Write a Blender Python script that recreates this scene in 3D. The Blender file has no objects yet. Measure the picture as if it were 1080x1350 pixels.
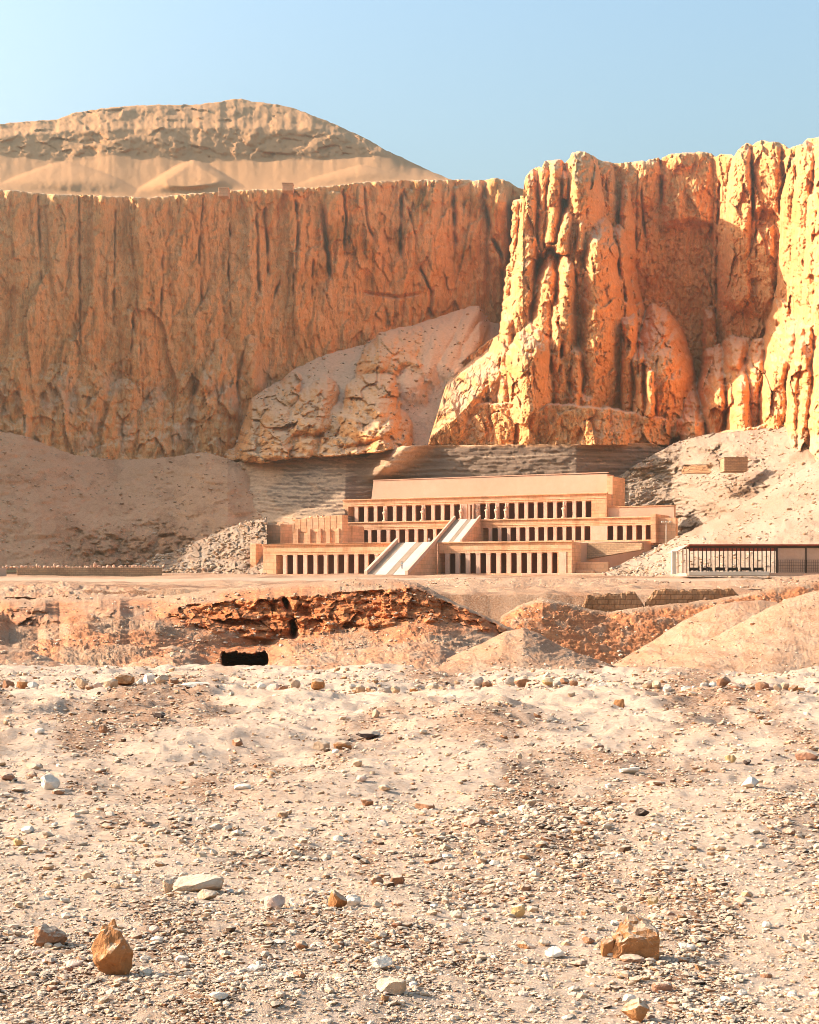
import bpy, math, random
import numpy as np
from mathutils import Vector, Matrix, noise as mnoise

R = math.radians
rng = np.random.default_rng(7)
random.seed(7)
S = bpy.context.scene
COL = S.collection

# ------------------------------------------------------------------ camera, sky, sun, exposure
FPX, HOR, CAMZ = 2000.0, 770.0, 1.65          # focal length in photo pixels, horizon row, eye height
cd = bpy.data.cameras.new('camera'); cam = bpy.data.objects.new('camera', cd); COL.objects.link(cam)
cam.location = (0, 0, CAMZ); cam.rotation_euler = (R(90), 0, 0)
cd.sensor_fit = 'HORIZONTAL'; cd.sensor_width = 36; cd.lens = 36 * FPX / 1080
cd.shift_y = (HOR - 675) / 1080; cd.clip_end = 5000; cd.clip_start = 0.1
S.camera = cam

SUN_B, SUN_EL = 8.0, 28.0                     # degrees beyond due left, elevation
sx = -math.cos(R(SUN_B)) * math.cos(R(SUN_EL)); sy = math.sin(R(SUN_B)) * math.cos(R(SUN_EL)); sz = math.sin(R(SUN_EL))
w = bpy.data.worlds.new('World'); S.world = w; w.use_nodes = True
nt = w.node_tree; nt.nodes.clear()
sk = nt.nodes.new('ShaderNodeTexSky'); sk.sky_type = 'NISHITA'; sk.sun_disc = False
sk.sun_elevation = R(SUN_EL); sk.sun_rotation = math.atan2(sx, sy)
sk.altitude = 100; sk.air_density = 2.0; sk.dust_density = 5.0; sk.ozone_density = 6.0
bg = nt.nodes.new('ShaderNodeBackground'); bg.inputs[1].default_value = 0.118
wo = nt.nodes.new('ShaderNodeOutputWorld')
nt.links.new(sk.outputs[0], bg.inputs[0]); nt.links.new(bg.outputs[0], wo.inputs[0])
sl = bpy.data.lights.new('sun', 'SUN'); sl.energy = 4.3; sl.angle = R(0.5); sl.color = (1.0, 0.93, 0.84)
so = bpy.data.objects.new('sun', sl); COL.objects.link(so)
so.rotation_euler = Vector((sx, sy, sz)).to_track_quat('Z', 'Y').to_euler(); so.location = (-50, 0, 80)
S.view_settings.view_transform = 'Standard'; S.view_settings.look = 'None'
S.view_settings.exposure = 1.5; S.cycles.filter_width = 0.9; S.view_settings.gamma = 1.0

# ------------------------------------------------------------------ helpers: noise
def _h(ix, iy, seed):
    h = (ix.astype(np.int64) * 374761393 + iy.astype(np.int64) * 668265263 + seed * 974634777) & 0xFFFFFFFF
    h = ((h ^ (h >> 13)) * 1274126177) & 0xFFFFFFFF
    h = ((h ^ (h >> 16)) * 2246822519) & 0xFFFFFFFF
    return ((h ^ (h >> 15)) & 0xFFFFFF) / float(0x1000000)
def pn(x, y, seed=0):
    xi = np.floor(x); yi = np.floor(y); xf = x - xi; yf = y - yi
    u = xf*xf*xf*(xf*(xf*6-15)+10); v = yf*yf*yf*(yf*(yf*6-15)+10)
    def g(dx, dy):
        a = _h(xi+dx, yi+dy, seed) * 6.2831853
        return np.cos(a)*(xf-dx) + np.sin(a)*(yf-dy)
    a = g(0,0); b = g(1,0); c = g(0,1); d = g(1,1)
    return 1.45 * ((a*(1-u)+b*u)*(1-v) + (c*(1-u)+d*u)*v)
def fbm(x, y, o=5, seed=0, gain=0.5):
    r = 0; a = 1.0; f = 1.0
    for i in range(o):
        r = r + a*pn(x*f + i*17.3, y*f - i*9.1, seed+i); a *= gain; f *= 2.03
    return r
def vor(x, y, seed=0):
    xi = np.floor(x); yi = np.floor(y)
    f1 = np.full(x.shape, 9.0); f2 = f1.copy(); cid = np.zeros(x.shape)
    for dx in (-1,0,1):
        for dy in (-1,0,1):
            cx = xi+dx; cy = yi+dy
            d = np.hypot(cx+_h(cx,cy,seed)-x, cy+_h(cx,cy,seed+91)-y)
            near = d < f1
            f2 = np.where(near, f1, np.minimum(f2, d))
            cid = np.where(near, _h(cx,cy,seed+37), cid); f1 = np.where(near, d, f1)
    return f1, f2, cid
def facets(PX, PY, cw, ch, amp, seed, tilt=1.3):
    """broken rock: every cell is a plane of its own, tilted and set back at random"""
    x = (PX + 0.25*cw*fbm(PX/cw, PY/ch, 2, seed+3))/cw; y = (PY + 0.25*ch*fbm(PX/cw, PY/ch, 2, seed+6))/ch
    xi = np.floor(x); yi = np.floor(y); best = np.full(x.shape, 9.0); out = np.zeros(x.shape)
    for dx in (-1,0,1):
        for dy in (-1,0,1):
            cx = xi+dx; cy = yi+dy; ox = x-cx-_h(cx,cy,seed); oy = y-cy-_h(cx,cy,seed+91); d = np.hypot(ox, oy)
            v = (_h(cx,cy,seed+37)-0.5) + tilt*((_h(cx,cy,seed+53)-0.5)*ox*2 + (_h(cx,cy,seed+71)-0.5)*oy*2)
            out = np.where(d < best, v, out); best = np.minimum(best, d)
    return amp*out
def sstep(a, b, x):
    t = np.clip((x-a)/(b-a), 0, 1); return t*t*(3-2*t)
def poly(*pts):
    a = np.array(pts, float); return lambda x: np.interp(x, a[:,0], a[:,1])
def PT(px, py, D):
    return ((px-540)/FPX*D, D, CAMZ+(HOR-py)/FPX*D)

# ------------------------------------------------------------------ helpers: objects
def tag(o, label=None, cat=None, group=None, kind=None):
    if label: o['label'] = label
    if cat: o['category'] = cat
    if group: o['group'] = group
    if kind: o['kind'] = kind
    return o
def grid_mesh(name, X, Y, Z, mats, masks=None, smooth=True):
    nr, nc = X.shape
    co = np.stack([X, Y, Z], -1).reshape(-1, 3).astype(np.float32)
    i = np.arange(nr*nc).reshape(nr, nc)
    q = np.stack([i[:-1,:-1], i[1:,:-1], i[1:,1:], i[:-1,1:]], -1).reshape(-1, 4)
    me = bpy.data.meshes.new(name)
    me.vertices.add(len(co)); me.vertices.foreach_set('co', co.ravel())
    me.loops.add(q.size); me.loops.foreach_set('vertex_index', q.ravel().astype(np.int32))
    me.polygons.add(len(q)); me.polygons.foreach_set('loop_start', np.arange(0, q.size, 4, dtype=np.int32))
    me.polygons.foreach_set('use_smooth', np.full(len(q), smooth))
    me.update(calc_edges=True)
    if masks is not None:
        at = me.attributes.new('geo', 'FLOAT_COLOR', 'POINT')
        m = np.zeros((nr*nc, 4), np.float32); m[:,3] = 1
        for k, a in enumerate(masks):
            m[:,k] = np.broadcast_to(a, X.shape).ravel()
        at.data.foreach_set('color', m.ravel())
    me.materials.append(mats)
    o = bpy.data.objects.new(name, me); COL.objects.link(o)
    return o
def tri_mesh(name, V, F, mat, parent=None, cols=None, smooth=False):
    V = np.asarray(V, np.float32); F = np.asarray(F, np.int32)
    me = bpy.data.meshes.new(name)
    me.vertices.add(len(V)); me.vertices.foreach_set('co', V.ravel())
    k = F.shape[1]
    me.loops.add(F.size); me.loops.foreach_set('vertex_index', F.ravel())
    me.polygons.add(len(F)); me.polygons.foreach_set('loop_start', np.arange(0, F.size, k, dtype=np.int32))
    me.polygons.foreach_set('use_smooth', np.full(len(F), smooth))
    me.update(calc_edges=True)
    if cols is not None:
        at = me.attributes.new('geo', 'FLOAT_COLOR', 'POINT'); at.data.foreach_set('color', np.asarray(cols, np.float32).ravel())
    me.materials.append(mat)
    o = bpy.data.objects.new(name, me); COL.objects.link(o)
    if parent: o.parent = parent
    return o
def sheet(name, px0, px1, step, top, bot, rows, dfun, mat, masks=None, back=((6,0),(60,0)), dz=None, jag=0.8, seed=1):
    """a relief surface between two outlines; rows continue backwards beyond the crest so that the mass has a top"""
    px = np.arange(px0, px1+step, step)
    tp = top(px) + jag*fbm(px*0.09, px*0+seed*3.7, 4, seed); bt = np.maximum(bot(px), tp+1)
    s = np.linspace(0, 1, rows)[:,None]
    PX = np.broadcast_to(px, (rows, len(px))); PY = tp + (bt-tp)*s; SS = np.broadcast_to(s, PX.shape)
    D = dfun(PX, PY, SS)
    X, Y, Z = PT(PX, PY, D)
    if dz is not None: Z = Z + dz(X, Y, PX, PY, SS)
    bx = []
    for dd, dzz in back[::-1]:
        n = 1.0 + dd/Y[0]
        bx.append((X[0]*n, Y[0]+dd, Z[0]+dzz))
    X = np.vstack([b[0] for b in bx]+[X]); Y = np.vstack([b[1] for b in bx]+[Y]); Z = np.vstack([b[2] for b in bx]+[Z])
    mk = None
    if masks is not None:
        mk = []
        for a in masks(PX, PY, SS):
            a = np.broadcast_to(a, PX.shape); mk.append(np.vstack([a[:1]]*len(bx)+[a]))
    return grid_mesh(name, X, Y, Z, mat, mk)

class MB:
    """collects boxes and other small solids into one mesh"""
    def __init__(s): s.v = []; s.f = []
    def add(s, V, F):
        n = len(s.v); s.v += [tuple(p) for p in V]; s.f += [tuple(i+n for i in f) for f in F]; return s
    def box(s, x0, x1, y0, y1, z0, z1):
        return s.add([(x0,y0,z0),(x1,y0,z0),(x1,y1,z0),(x0,y1,z0),(x0,y0,z1),(x1,y0,z1),(x1,y1,z1),(x0,y1,z1)],
              [(0,3,2,1),(4,5,6,7),(0,1,5,4),(1,2,6,5),(2,3,7,6),(3,0,4,7)])
    def prism(s, a, b, h):
        """polygon rings a -> b (same length, lists of points), closed"""
        n = len(a)
        return s.add(list(a)+list(b), [tuple(range(n))[::-1], tuple(range(n, 2*n))] + [(i,(i+1)%n,(i+1)%n+n,i+n) for i in range(n)])
    def tube(s, p, q, r0, r1, n=8):
        p = Vector(p); q = Vector(q); d = (q-p).normalized(); u = d.orthogonal().normalized(); v = d.cross(u)
        ring = lambda c, r: [tuple(c+u*(r*math.cos(t))+v*(r*math.sin(t))) for t in [6.28318*i/n for i in range(n)]]
        return s.prism(ring(p, r0), ring(q, r1), 0)
    def lathe(s, c, prof, n=10, sy=1.0):
        rings = [[(c[0]+r*math.cos(6.28318*i/n), c[1]+sy*r*math.sin(6.28318*i/n), c[2]+z) for i in range(n)] for r, z in prof]
        V = sum(rings, []); F = [tuple(range(n))[::-1], tuple(range((len(prof)-1)*n, len(prof)*n))]
        for k in range(len(prof)-1):
            F += [(k*n+i, k*n+(i+1)%n, (k+1)*n+(i+1)%n, (k+1)*n+i) for i in range(n)]
        return s.add(V, F)
    def build(s, name, mat, parent=None, bevel=0.0, smooth=False):
        me = bpy.data.meshes.new(name); me.from_pydata(s.v, [], s.f); me.update(); me.materials.append(mat)
        if smooth:
            for p in me.polygons: p.use_smooth = True
        o = bpy.data.objects.new(name, me); COL.objects.link(o)
        if bevel:
            m = o.modifiers.new('bevel', 'BEVEL'); m.width = bevel; m.segments = 1; m.limit_method = 'ANGLE'
        if parent: o.parent = parent
        return o
def empty(name, loc=(0,0,0), rz=0, **k):
    o = bpy.data.objects.new(name, None); COL.objects.link(o); o.location = loc; o.rotation_euler.z = rz
    return tag(o, **k)

# ------------------------------------------------------------------ helpers: materials
class NT:
    def __init__(s, name, rough=0.95):
        m = bpy.data.materials.new(name); m.use_nodes = True; s.m = m; s.t = m.node_tree
        s.b = s.t.nodes['Principled BSDF']; s.b.inputs['Roughness'].default_value = rough
        s.b.inputs['Specular IOR Level'].default_value = 0.15
        s.pos = s.n('ShaderNodeNewGeometry')
    def n(s, k): return s.t.nodes.new(k)
    def l(s, a, b): s.t.links.new(a, b)
    def map(s, sc, src=None):
        m = s.n('ShaderNodeMapping'); m.inputs['Scale'].default_value = sc
        s.l(src or s.pos.outputs['Position'], m.inputs[0]); return m.outputs[0]
    def objmap(s, sc):
        t = s.n('ShaderNodeTexCoord'); return s.map(sc, t.outputs['Object'])
    def noise(s, vec, scale=1.0, det=6, rough=0.6, dist=0.0):
        t = s.n('ShaderNodeTexNoise'); t.inputs['Scale'].default_value = scale; t.inputs['Detail'].default_value = det
        t.inputs['Roughness'].default_value = rough; t.inputs['Distortion'].default_value = dist; s.l(vec, t.inputs['Vector']); return t.outputs['Fac']
    def voro(s, vec, scale, feat='F1'):
        t = s.n('ShaderNodeTexVoronoi'); t.feature = feat; t.inputs['Scale'].default_value = scale; s.l(vec, t.inputs['Vector']); return t
    def ramp(s, fac, *st):
        r = s.n('ShaderNodeValToRGB'); s.l(fac, r.inputs[0]); e = r.color_ramp.elements
        while len(e) < len(st): e.new(0.5)
        for el, (p, c) in zip(e, st):
            el.position = p; el.color = (*c, 1) if isinstance(c, tuple) else (c, c, c, 1)
        return r.outputs[0]
    def mix(s, fac, a, b, mode='MIX'):
        x = s.n('ShaderNodeMix'); x.data_type = 'RGBA'; x.blend_type = mode
        for sock, v in ((x.inputs[0], fac), (x.inputs[6], a), (x.inputs[7], b)):
            if isinstance(v, tuple): sock.default_value = (*v, 1)
            elif isinstance(v, (int, float)): sock.default_value = v
            else: s.l(v, sock)
        return x.outputs[2]
    def math(s, op, a, b=0.0):
        x = s.n('ShaderNodeMath'); x.operation = op
        for sock, v in ((x.inputs[0], a), (x.inputs[1], b)):
            if isinstance(v, (int, float)): sock.default_value = v
            else: s.l(v, sock)
        return x.outputs[0]
    def attr(s):
        a = s.n('ShaderNodeAttribute'); a.attribute_name = 'geo'; x = s.n('ShaderNodeSeparateColor'); s.l(a.outputs['Color'], x.inputs[0])
        return x.outputs, a.outputs['Color']
    def up(s):
        x = s.n('ShaderNodeSeparateXYZ'); s.l(s.pos.outputs['Normal'], x.inputs[0]); return x.outputs[2]
    def bump(s, h, dist, strength=1.0, prev=None):
        b = s.n('ShaderNodeBump'); b.inputs['Distance'].default_value = dist; b.inputs['Strength'].default_value = strength
        s.l(h, b.inputs['Height'])
        if prev is not None: s.l(prev, b.inputs['Normal'])
        return b.outputs[0]
    def out(s, col, nrm=None):
        if isinstance(col, tuple): s.b.inputs['Base Color'].default_value = (*col, 1)
        else: s.l(col, s.b.inputs['Base Color'])
        if nrm is not None: s.l(nrm, s.b.inputs['Normal'])
        return s.m

def mat_cliff(name, dark, mid, lite, dust, dustlo=0.66, dusthi=1.0):
    """orange limestone: vertical streaks, faint beds, ochre stains; geo.r = grey debris, geo.g = ochre/red, geo.b = dark shale"""
    m = NT(name); p = m.pos.outputs['Position']
    big = m.noise(m.map((0.02, 0.02, 0.012)), 1.0, 5)
    streak = m.noise(m.map((0.45, 0.45, 0.03)), 1.0, 6, 0.65, 0.4)
    fine = m.noise(m.map((1.3, 1.3, 0.5)), 1.0, 8, 0.7)
    c = m.ramp(streak, (0.28, dark), (0.5, mid), (0.72, lite))
    c2 = m.ramp(fine, (0.3, dark), (0.5, mid), (0.75, lite))
    c = m.mix(0.5, c, c2)
    grit = m.noise(m.map((3.2, 3.2, 0.9)), 1.0, 6, 0.75)
    c = m.mix(1.0, c, m.ramp(grit, (0.36, (0.72,0.66,0.6)), (0.5, (1.0,1.0,1.0)), (0.66, (1.16,1.18,1.2))), 'MULTIPLY')
    hair = m.noise(m.map((0.9, 0.9, 0.018)), 1.0, 4, 0.7, 0.8)
    c = m.mix(m.ramp(hair, (0.34, 0.7), (0.42, 0.0)), c, (dark[0]*0.55, dark[1]*0.5, dark[2]*0.5))
    c = m.mix(m.ramp(big, (0.4, 0.0), (0.65, 0.5)), c, (mid[0]*1.05, mid[1]*0.85, mid[2]*0.6))
    bed = m.noise(m.map((0.015, 0.015, 0.6)), 1.0, 4, 0.6)
    c = m.mix(m.ramp(bed, (0.52, 0.0), (0.7, 0.28)), c, (dark[0]*0.8, dark[1]*0.75, dark[2]*0.75))
    a, _ = m.attr()
    ochre = m.ramp(fine, (0.3, (0.34,0.10,0.022)), (0.55, (0.55,0.21,0.045)), (0.75, (0.66,0.33,0.11)))
    c = m.mix(a[1], c, ochre)
    deb = m.ramp(fine, (0.3, (0.40,0.225,0.13)), (0.55, (0.56,0.36,0.23)), (0.75, (0.66,0.46,0.32)))
    c = m.mix(a[0], c, deb)
    lay = m.noise(m.map((0.012, 0.012, 1.3)), 1.0, 5, 0.65)
    sh = m.ramp(lay, (0.32, (0.11,0.07,0.05)), (0.5, (0.19,0.125,0.085)), (0.64, (0.27,0.185,0.125)), (0.76, (0.50,0.34,0.22)))
    c = m.mix(a[2], c, sh)
    c = m.mix(m.ramp(m.math('ADD', m.up(), m.math('MULTIPLY', m.math('SUBTRACT', fine, 0.5), 0.5)), (dustlo, 0.0), (dusthi, 0.85)), c, dust)
    h = m.noise(m.map((0.8, 0.8, 0.22)), 1.0, 9, 0.66)
    n = m.bump(h, 0.25, 0.6)
    n = m.bump(m.noise(m.map((5, 5, 3)), 1.0, 5, 0.7), 0.10, 0.7, n)
    return m.out(c, n)
M = {}
M['cliff'] = mat_cliff('cliff_rock', (0.46,0.175,0.058), (0.75,0.345,0.125), (0.82,0.49,0.25), (0.74,0.46,0.26))
M['hill'] = mat_cliff('hill_rock', (0.30,0.115,0.04), (0.44,0.185,0.066), (0.52,0.26,0.11), (0.50,0.24,0.10), 0.35, 0.7)
def mat_sand(name, cols, scale, bumpd=0.03, red=(0.30,0.10,0.035), det=True):
    """desert ground: pale dust with browner patches; geo.r = brown gravel, geo.g = red cut rock, geo.b = pale"""
    m = NT(name)
    big = m.noise(m.map((scale*0.25,)*3), 1.0, 5, 0.6)
    fine = m.noise(m.map((scale*6,)*3), 1.0, 8, 0.72)
    c = m.ramp(fine, (0.32, cols[0]), (0.48, cols[1]), (0.70, cols[2]))
    c = m.mix(m.ramp(big, (0.42, 0.0), (0.66, 0.35)), c, cols[0])
    a, _ = m.attr()
    c = m.mix(m.math('MULTIPLY', a[0], m.ramp(fine, (0.35, 1.0), (0.62, 0.25))), c, (cols[0][0]*0.62, cols[0][1]*0.52, cols[0][2]*0.46))
    rr = m.ramp(m.noise(m.map((scale*1.2, scale*1.2, scale*4)), 1.0, 6, 0.7), (0.3, (red[0]*0.6, red[1]*0.55, red[2]*0.5)), (0.5, red), (0.7, (red[0]*1.7, red[1]*2.2, red[2]*2.4)))
    c = m.mix(a[1], c, rr)
    c = m.mix(a[2], c, cols[2])
    n = m.bump(m.noise(m.map((scale*3,)*3), 1.0, 8, 0.7), bumpd*3, 0.8)
    n = m.bump(m.noise(m.map((scale*18,)*3), 1.0, 5, 0.7), bumpd, 0.8, n)
    return m.out(c, n)
M['sand'] = mat_sand('desert_ground', ((0.36,0.20,0.105), (0.50,0.34,0.225), (0.57,0.42,0.31)), 3.0, 0.02)
M['slope'] = mat_sand('slope_ground', ((0.29,0.16,0.085), (0.375,0.25,0.165), (0.44,0.315,0.22)), 0.5, 0.12)
M['bank'] = mat_sand('bank_ground', ((0.34,0.155,0.07), (0.45,0.26,0.15), (0.52,0.345,0.225)), 1.2, 0.06, (0.50,0.155,0.052))
M['talus'] = mat_sand('talus_ground', ((0.46,0.22,0.105), (0.58,0.305,0.16), (0.66,0.38,0.215)), 0.35, 0.12)
def mat_stone(name, cols, scale, brick=None, bumpd=0.06):
    m = NT(name)
    n1 = m.noise(m.map((scale*0.3,)*3), 1.0, 5, 0.6); n2 = m.noise(m.map((scale*2.5,)*3), 1.0, 7, 0.7)
    c = m.mix(0.5, m.ramp(n1, (0.35, cols[0]), (0.5, cols[1]), (0.68, cols[2])), m.ramp(n2, (0.3, cols[0]), (0.5, cols[1]), (0.72, cols[2])))
    n = m.bump(n2, bumpd, 0.7)
    if brick:
        t = m.n('ShaderNodeTexBrick'); t.inputs['Scale'].default_value = 1.0; t.inputs['Brick Width'].default_value = brick[0]
        t.inputs['Row Height'].default_value = brick[1]; t.inputs['Mortar Size'].default_value = brick[2]
        tc = m.n('ShaderNodeTexCoord'); x = m.n('ShaderNodeSeparateXYZ'); y = m.n('ShaderNodeCombineXYZ')
        m.l(tc.outputs['Object'], x.inputs[0]); m.l(m.math('ADD', x.outputs[0], x.outputs[1]), y.inputs[0]); m.l(x.outputs[2], y.inputs[1]); m.l(y.outputs[0], t.inputs['Vector'])
        t.inputs['Color1'].default_value = (0.84,0.82,0.8,1); t.inputs['Color2'].default_value = (1.12,1.1,1.06,1); t.inputs['Mortar'].default_value = (0.6,0.55,0.5,1)
        c = m.mix(0.85, c, t.outputs['Color'], 'MULTIPLY')
        st = m.noise(m.objmap((0.35, 0.35, 0.07)), 1.0, 6, 0.7)
        c = m.mix(1.0, c, m.ramp(st, (0.32, (0.72,0.66,0.6)), (0.46, (1.0,1.0,1.0)), (0.7, (1.08,1.06,1.02))), 'MULTIPLY')
        n = m.bump(t.outputs['Fac'], -0.04, 0.6, n)
    return m.out(c, n)
M['temple'] = mat_stone('temple_stone', ((0.60,0.29,0.14), (0.73,0.39,0.215), (0.79,0.48,0.30)), 0.6, (1.9, 0.85, 0.03))
M['pillar'] = mat_stone('pillar_stone', ((0.58,0.33,0.21), (0.69,0.42,0.285), (0.75,0.50,0.36)), 0.8)
M['plaster'] = mat_stone('plaster_stone', ((0.54,0.30,0.19), (0.60,0.35,0.225), (0.65,0.41,0.28)), 0.25)
M['inner'] = mat_stone('inner_shade_stone', ((0.12,0.04,0.025), (0.17,0.06,0.035), (0.23,0.09,0.05)), 0.5)  # stone darkened: shade behind the pillars put into the colour
M['lane'] = mat_stone('ramp_paving', ((0.44,0.36,0.29), (0.52,0.44,0.36), (0.58,0.50,0.42)), 0.6)
M['step'] = mat_stone('ramp_steps', ((0.38,0.27,0.19), (0.46,0.34,0.25), (0.54,0.41,0.31)), 1.0)
M['court'] = mat_stone('court_masonry', ((0.36,0.20,0.11), (0.46,0.27,0.15), (0.55,0.35,0.21)), 0.8, (0.9, 0.4, 0.04))
M['mud'] = mat_stone('mud_brick', ((0.26,0.125,0.06), (0.36,0.185,0.09), (0.45,0.26,0.14)), 0.8, (0.9, 0.4, 0.04))
M['paint'] = mat_stone('red_brown_paint', ((0.26,0.05,0.028), (0.32,0.065,0.036), (0.38,0.09,0.05)), 1.5, None, 0.01)
M['darkwood'] = mat_stone('dark_wood', ((0.035,0.022,0.016), (0.055,0.035,0.025), (0.08,0.05,0.035)), 2.0, None, 0.01)
M['panel'] = mat_stone('pink_panel', ((0.44,0.26,0.17), (0.52,0.32,0.22), (0.58,0.38,0.27)), 0.8, None, 0.01)
M['white'] = mat_stone('white_wash', ((0.55,0.44,0.33), (0.63,0.52,0.40), (0.69,0.59,0.47)), 1.0, None, 0.02)
def mat_rock(name):
    """loose stones: colour comes from the geo attribute, varied by noise"""
    m = NT(name); _, col = m.attr()
    n1 = m.noise(m.objmap((9,)*3), 1.0, 7, 0.7); n2 = m.noise(m.objmap((40,)*3), 1.0, 4, 0.7)
    c = m.mix(1.0, col, m.ramp(n1, (0.3, (0.62,0.56,0.50)), (0.5, (1.0,1.0,1.0)), (0.7, (1.25,1.28,1.3))), 'MULTIPLY')
    c = m.mix(m.ramp(m.math('ADD', m.up(), m.math('MULTIPLY', m.math('SUBTRACT', n1, 0.5), 0.9)), (0.5, 0.0), (0.85, 0.65)), c, (0.58,0.44,0.31))  # upward faces mixed paler: sunlit tops painted in as dust
    n = m.bump(n1, 0.03, 0.8); n = m.bump(n2, 0.006, 0.8, n)
    return m.out(c, n)
M['rock'] = mat_rock('loose_stone')
def mat_plain(name, c):
    m = NT(name); f = m.noise(m.objmap((6,)*3), 1.0, 3)
    return m.out(m.ramp(f, (0.3, tuple(v*0.85 for v in c)), (0.7, tuple(min(1, v*1.1) for v in c))))

# ------------------------------------------------------------------ cliff relief tools
def lobes(PX, PY, L, warp=(0,0)):
    """union of rounded buttresses. each: cx0,y0,cx1,y1,w0,w1,F0,F1,round,power,end"""
    F = np.zeros(PX.shape)
    wx, wy = warp
    for (cx0,y0,cx1,y1,w0,w1,F0,F1,rt,pw,end) in L:
        X = PX + wx; Y = PY + wy
        t = np.clip((Y-y0)/(y1-y0), 0, 1)
        ww = w0+(w1-w0)*t; rr = np.maximum(rt, 0.9*w0)
        v = np.clip((Y-y0)/rr, 0, 1); rn = np.sqrt(1-(1-v)**2)
        u = np.abs((X - (cx0+(cx1-cx0)*t)) / (ww*np.maximum(rn, 0.02)))
        p = np.sqrt(np.clip(1-u**pw, 0, 1))*(0.25+0.75*np.clip((Y-y0)/(2.2*rr), 0, 1)**0.6)*(v > 0)
        f = p*(F0+(F1-F0)*t)
        if end: f = f*(1-sstep(y1, y1+end, Y))
        F = np.maximum(F, f)
    return F
def cracks(PX, PY, L):
    d = np.zeros(PX.shape)
    for w, dep, pts in L:
        pts = sorted(pts, key=lambda q: q[1]); a = np.array(pts, float)
        cx = np.interp(PY, a[:,1], a[:,0]) + 1.2*pn(PY*0.12, PY*0+w*7, 5)
        dep = dep*np.clip(0.55+0.9*pn(PY*0.05, PY*0+w*13+pts[0][0], 77), 0.05, 1)
        m = sstep(a[0,1]-8, a[0,1]+3, PY)*(1-sstep(a[-1,1]-12, a[-1,1]+6, PY))
        d = np.maximum(d, dep*m*np.exp(-((PX-cx)/w)**2))
    return d
def columns(PX, PY, cw, ch, amp, seed, crack=0.0):
    """fractured rock: stretched cells set forward and back, with joints between them"""
    wx = PX + 0.35*cw*fbm(PX/(cw*1.5), PY/(ch*0.5), 3, seed+5); wy = PY + 0.2*ch*fbm(PX/cw, PY/ch, 2, seed+8)
    f1, f2, cid = vor(wx/cw, wy/ch, seed)
    e = np.clip((f2-f1)/0.16, 0, 1)
    return amp*(cid-0.5)*sstep(0, 1, e) - crack*(1-e)**2

# ------------------------------------------------------------------ the far hill
hill_top = poly((-330,415),(-260,400),(-150,360),(-95,190),(-60,168),(0,163),(60,158),(75,157),(100,148),(150,141),(200,138),(260,138),(290,134),(300,131),(318,130),(335,134),(370,138),(400,147),(440,163),(480,181),(510,199),(540,212),(570,227),(600,238),(700,262))
wall_top = poly((-330,440),(-260,425),(-150,395),(-95,262),(0,250),(60,255),(110,257),(200,260),(270,254),(330,250),(400,248),(450,243),(480,240),(540,237),(600,237),(625,238),(640,237),(652,235),(662,236),(672,240),(682,246),(720,262))  # rim beyond the left edge, unseen, lowered to let sun onto the temple
WALL_D = poly((-330,388),(-260,405),(-100,440),(0,456),(200,486),(400,522),(600,567),(720,595))  # unseen left stretch added to throw shade on the scree
def hill_d(PX, PY, s):
    base = WALL_D(PX) + 27
    # apron between cliff rim and the terraced hill
    ya = poly((-330,425),(-260,410),(-150,375),(-95,212),(0,205),(80,212),(150,206),(260,212),(400,211),(500,205),(560,222),(640,236))(PX) + 2*fbm(PX*0.03, PX*0, 3, 3)
    rim = wall_top(PX) + 4
    k = np.clip((rim-PY)/np.maximum(rim-ya, 4), 0, 1)
    D = base + 70*k**0.8
    up = np.clip((ya-PY), 0, 200)
    y1 = poly((-330,420),(-260,405),(-150,368),(-95,180),(0,172),(130,163),(260,160),(420,162),(520,200),(600,236))(PX) + 3*fbm(PX*0.05, PX*0+4, 4, 9)
    # lower cliff band of the hill, a ledge, then the upper band
    D = D + 0.55*up + 10*sstep(y1+9, y1-2, PY) + 0.5*np.clip(y1-PY, 0, 90)
    cones = lobes(PX, PY, [(255,211,255,262,9,95,30,50,8,1.3,0),(85,213,85,262,30,120,25,45,6,1.4,0),(478,218,478,252,22,110,25,45,8,1.5,0),(30,235,20,260,20,70,20,30,8,1.5,0)])
    D = np.maximum(D - cones*sstep(0.05, 0.5, k)*0.6, base+60*k**1.3)
    rock = sstep(0, 6, up)
    D = D + rock*(facets(PX, PY, 26, 12, 1.6, 41) + facets(PX, PY, 8, 5, 0.7, 43) + 2.2*fbm(PX*0.02, PY*0.03, 5, 44)) + 0.5*fbm(PX*0.08, PY*0.08, 4, 47)
    return D
def hill_m(PX, PY, s):
    z = np.zeros(PX.shape); return (z, 0.25*sstep(0.1, 0.5, fbm(PX*0.02, PY*0.03, 3, 6)), z)
o = sheet('hill', -330, 700, 1.6, hill_top, lambda x: wall_top(x)+14, 90, hill_d, M['hill'], hill_m, back=((12,-1),(60,-14),(180,-70)), jag=1.0, seed=11)
tag(o, 'rounded terraced orange hill rising above the long cliff', 'hill', kind='structure')

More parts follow.
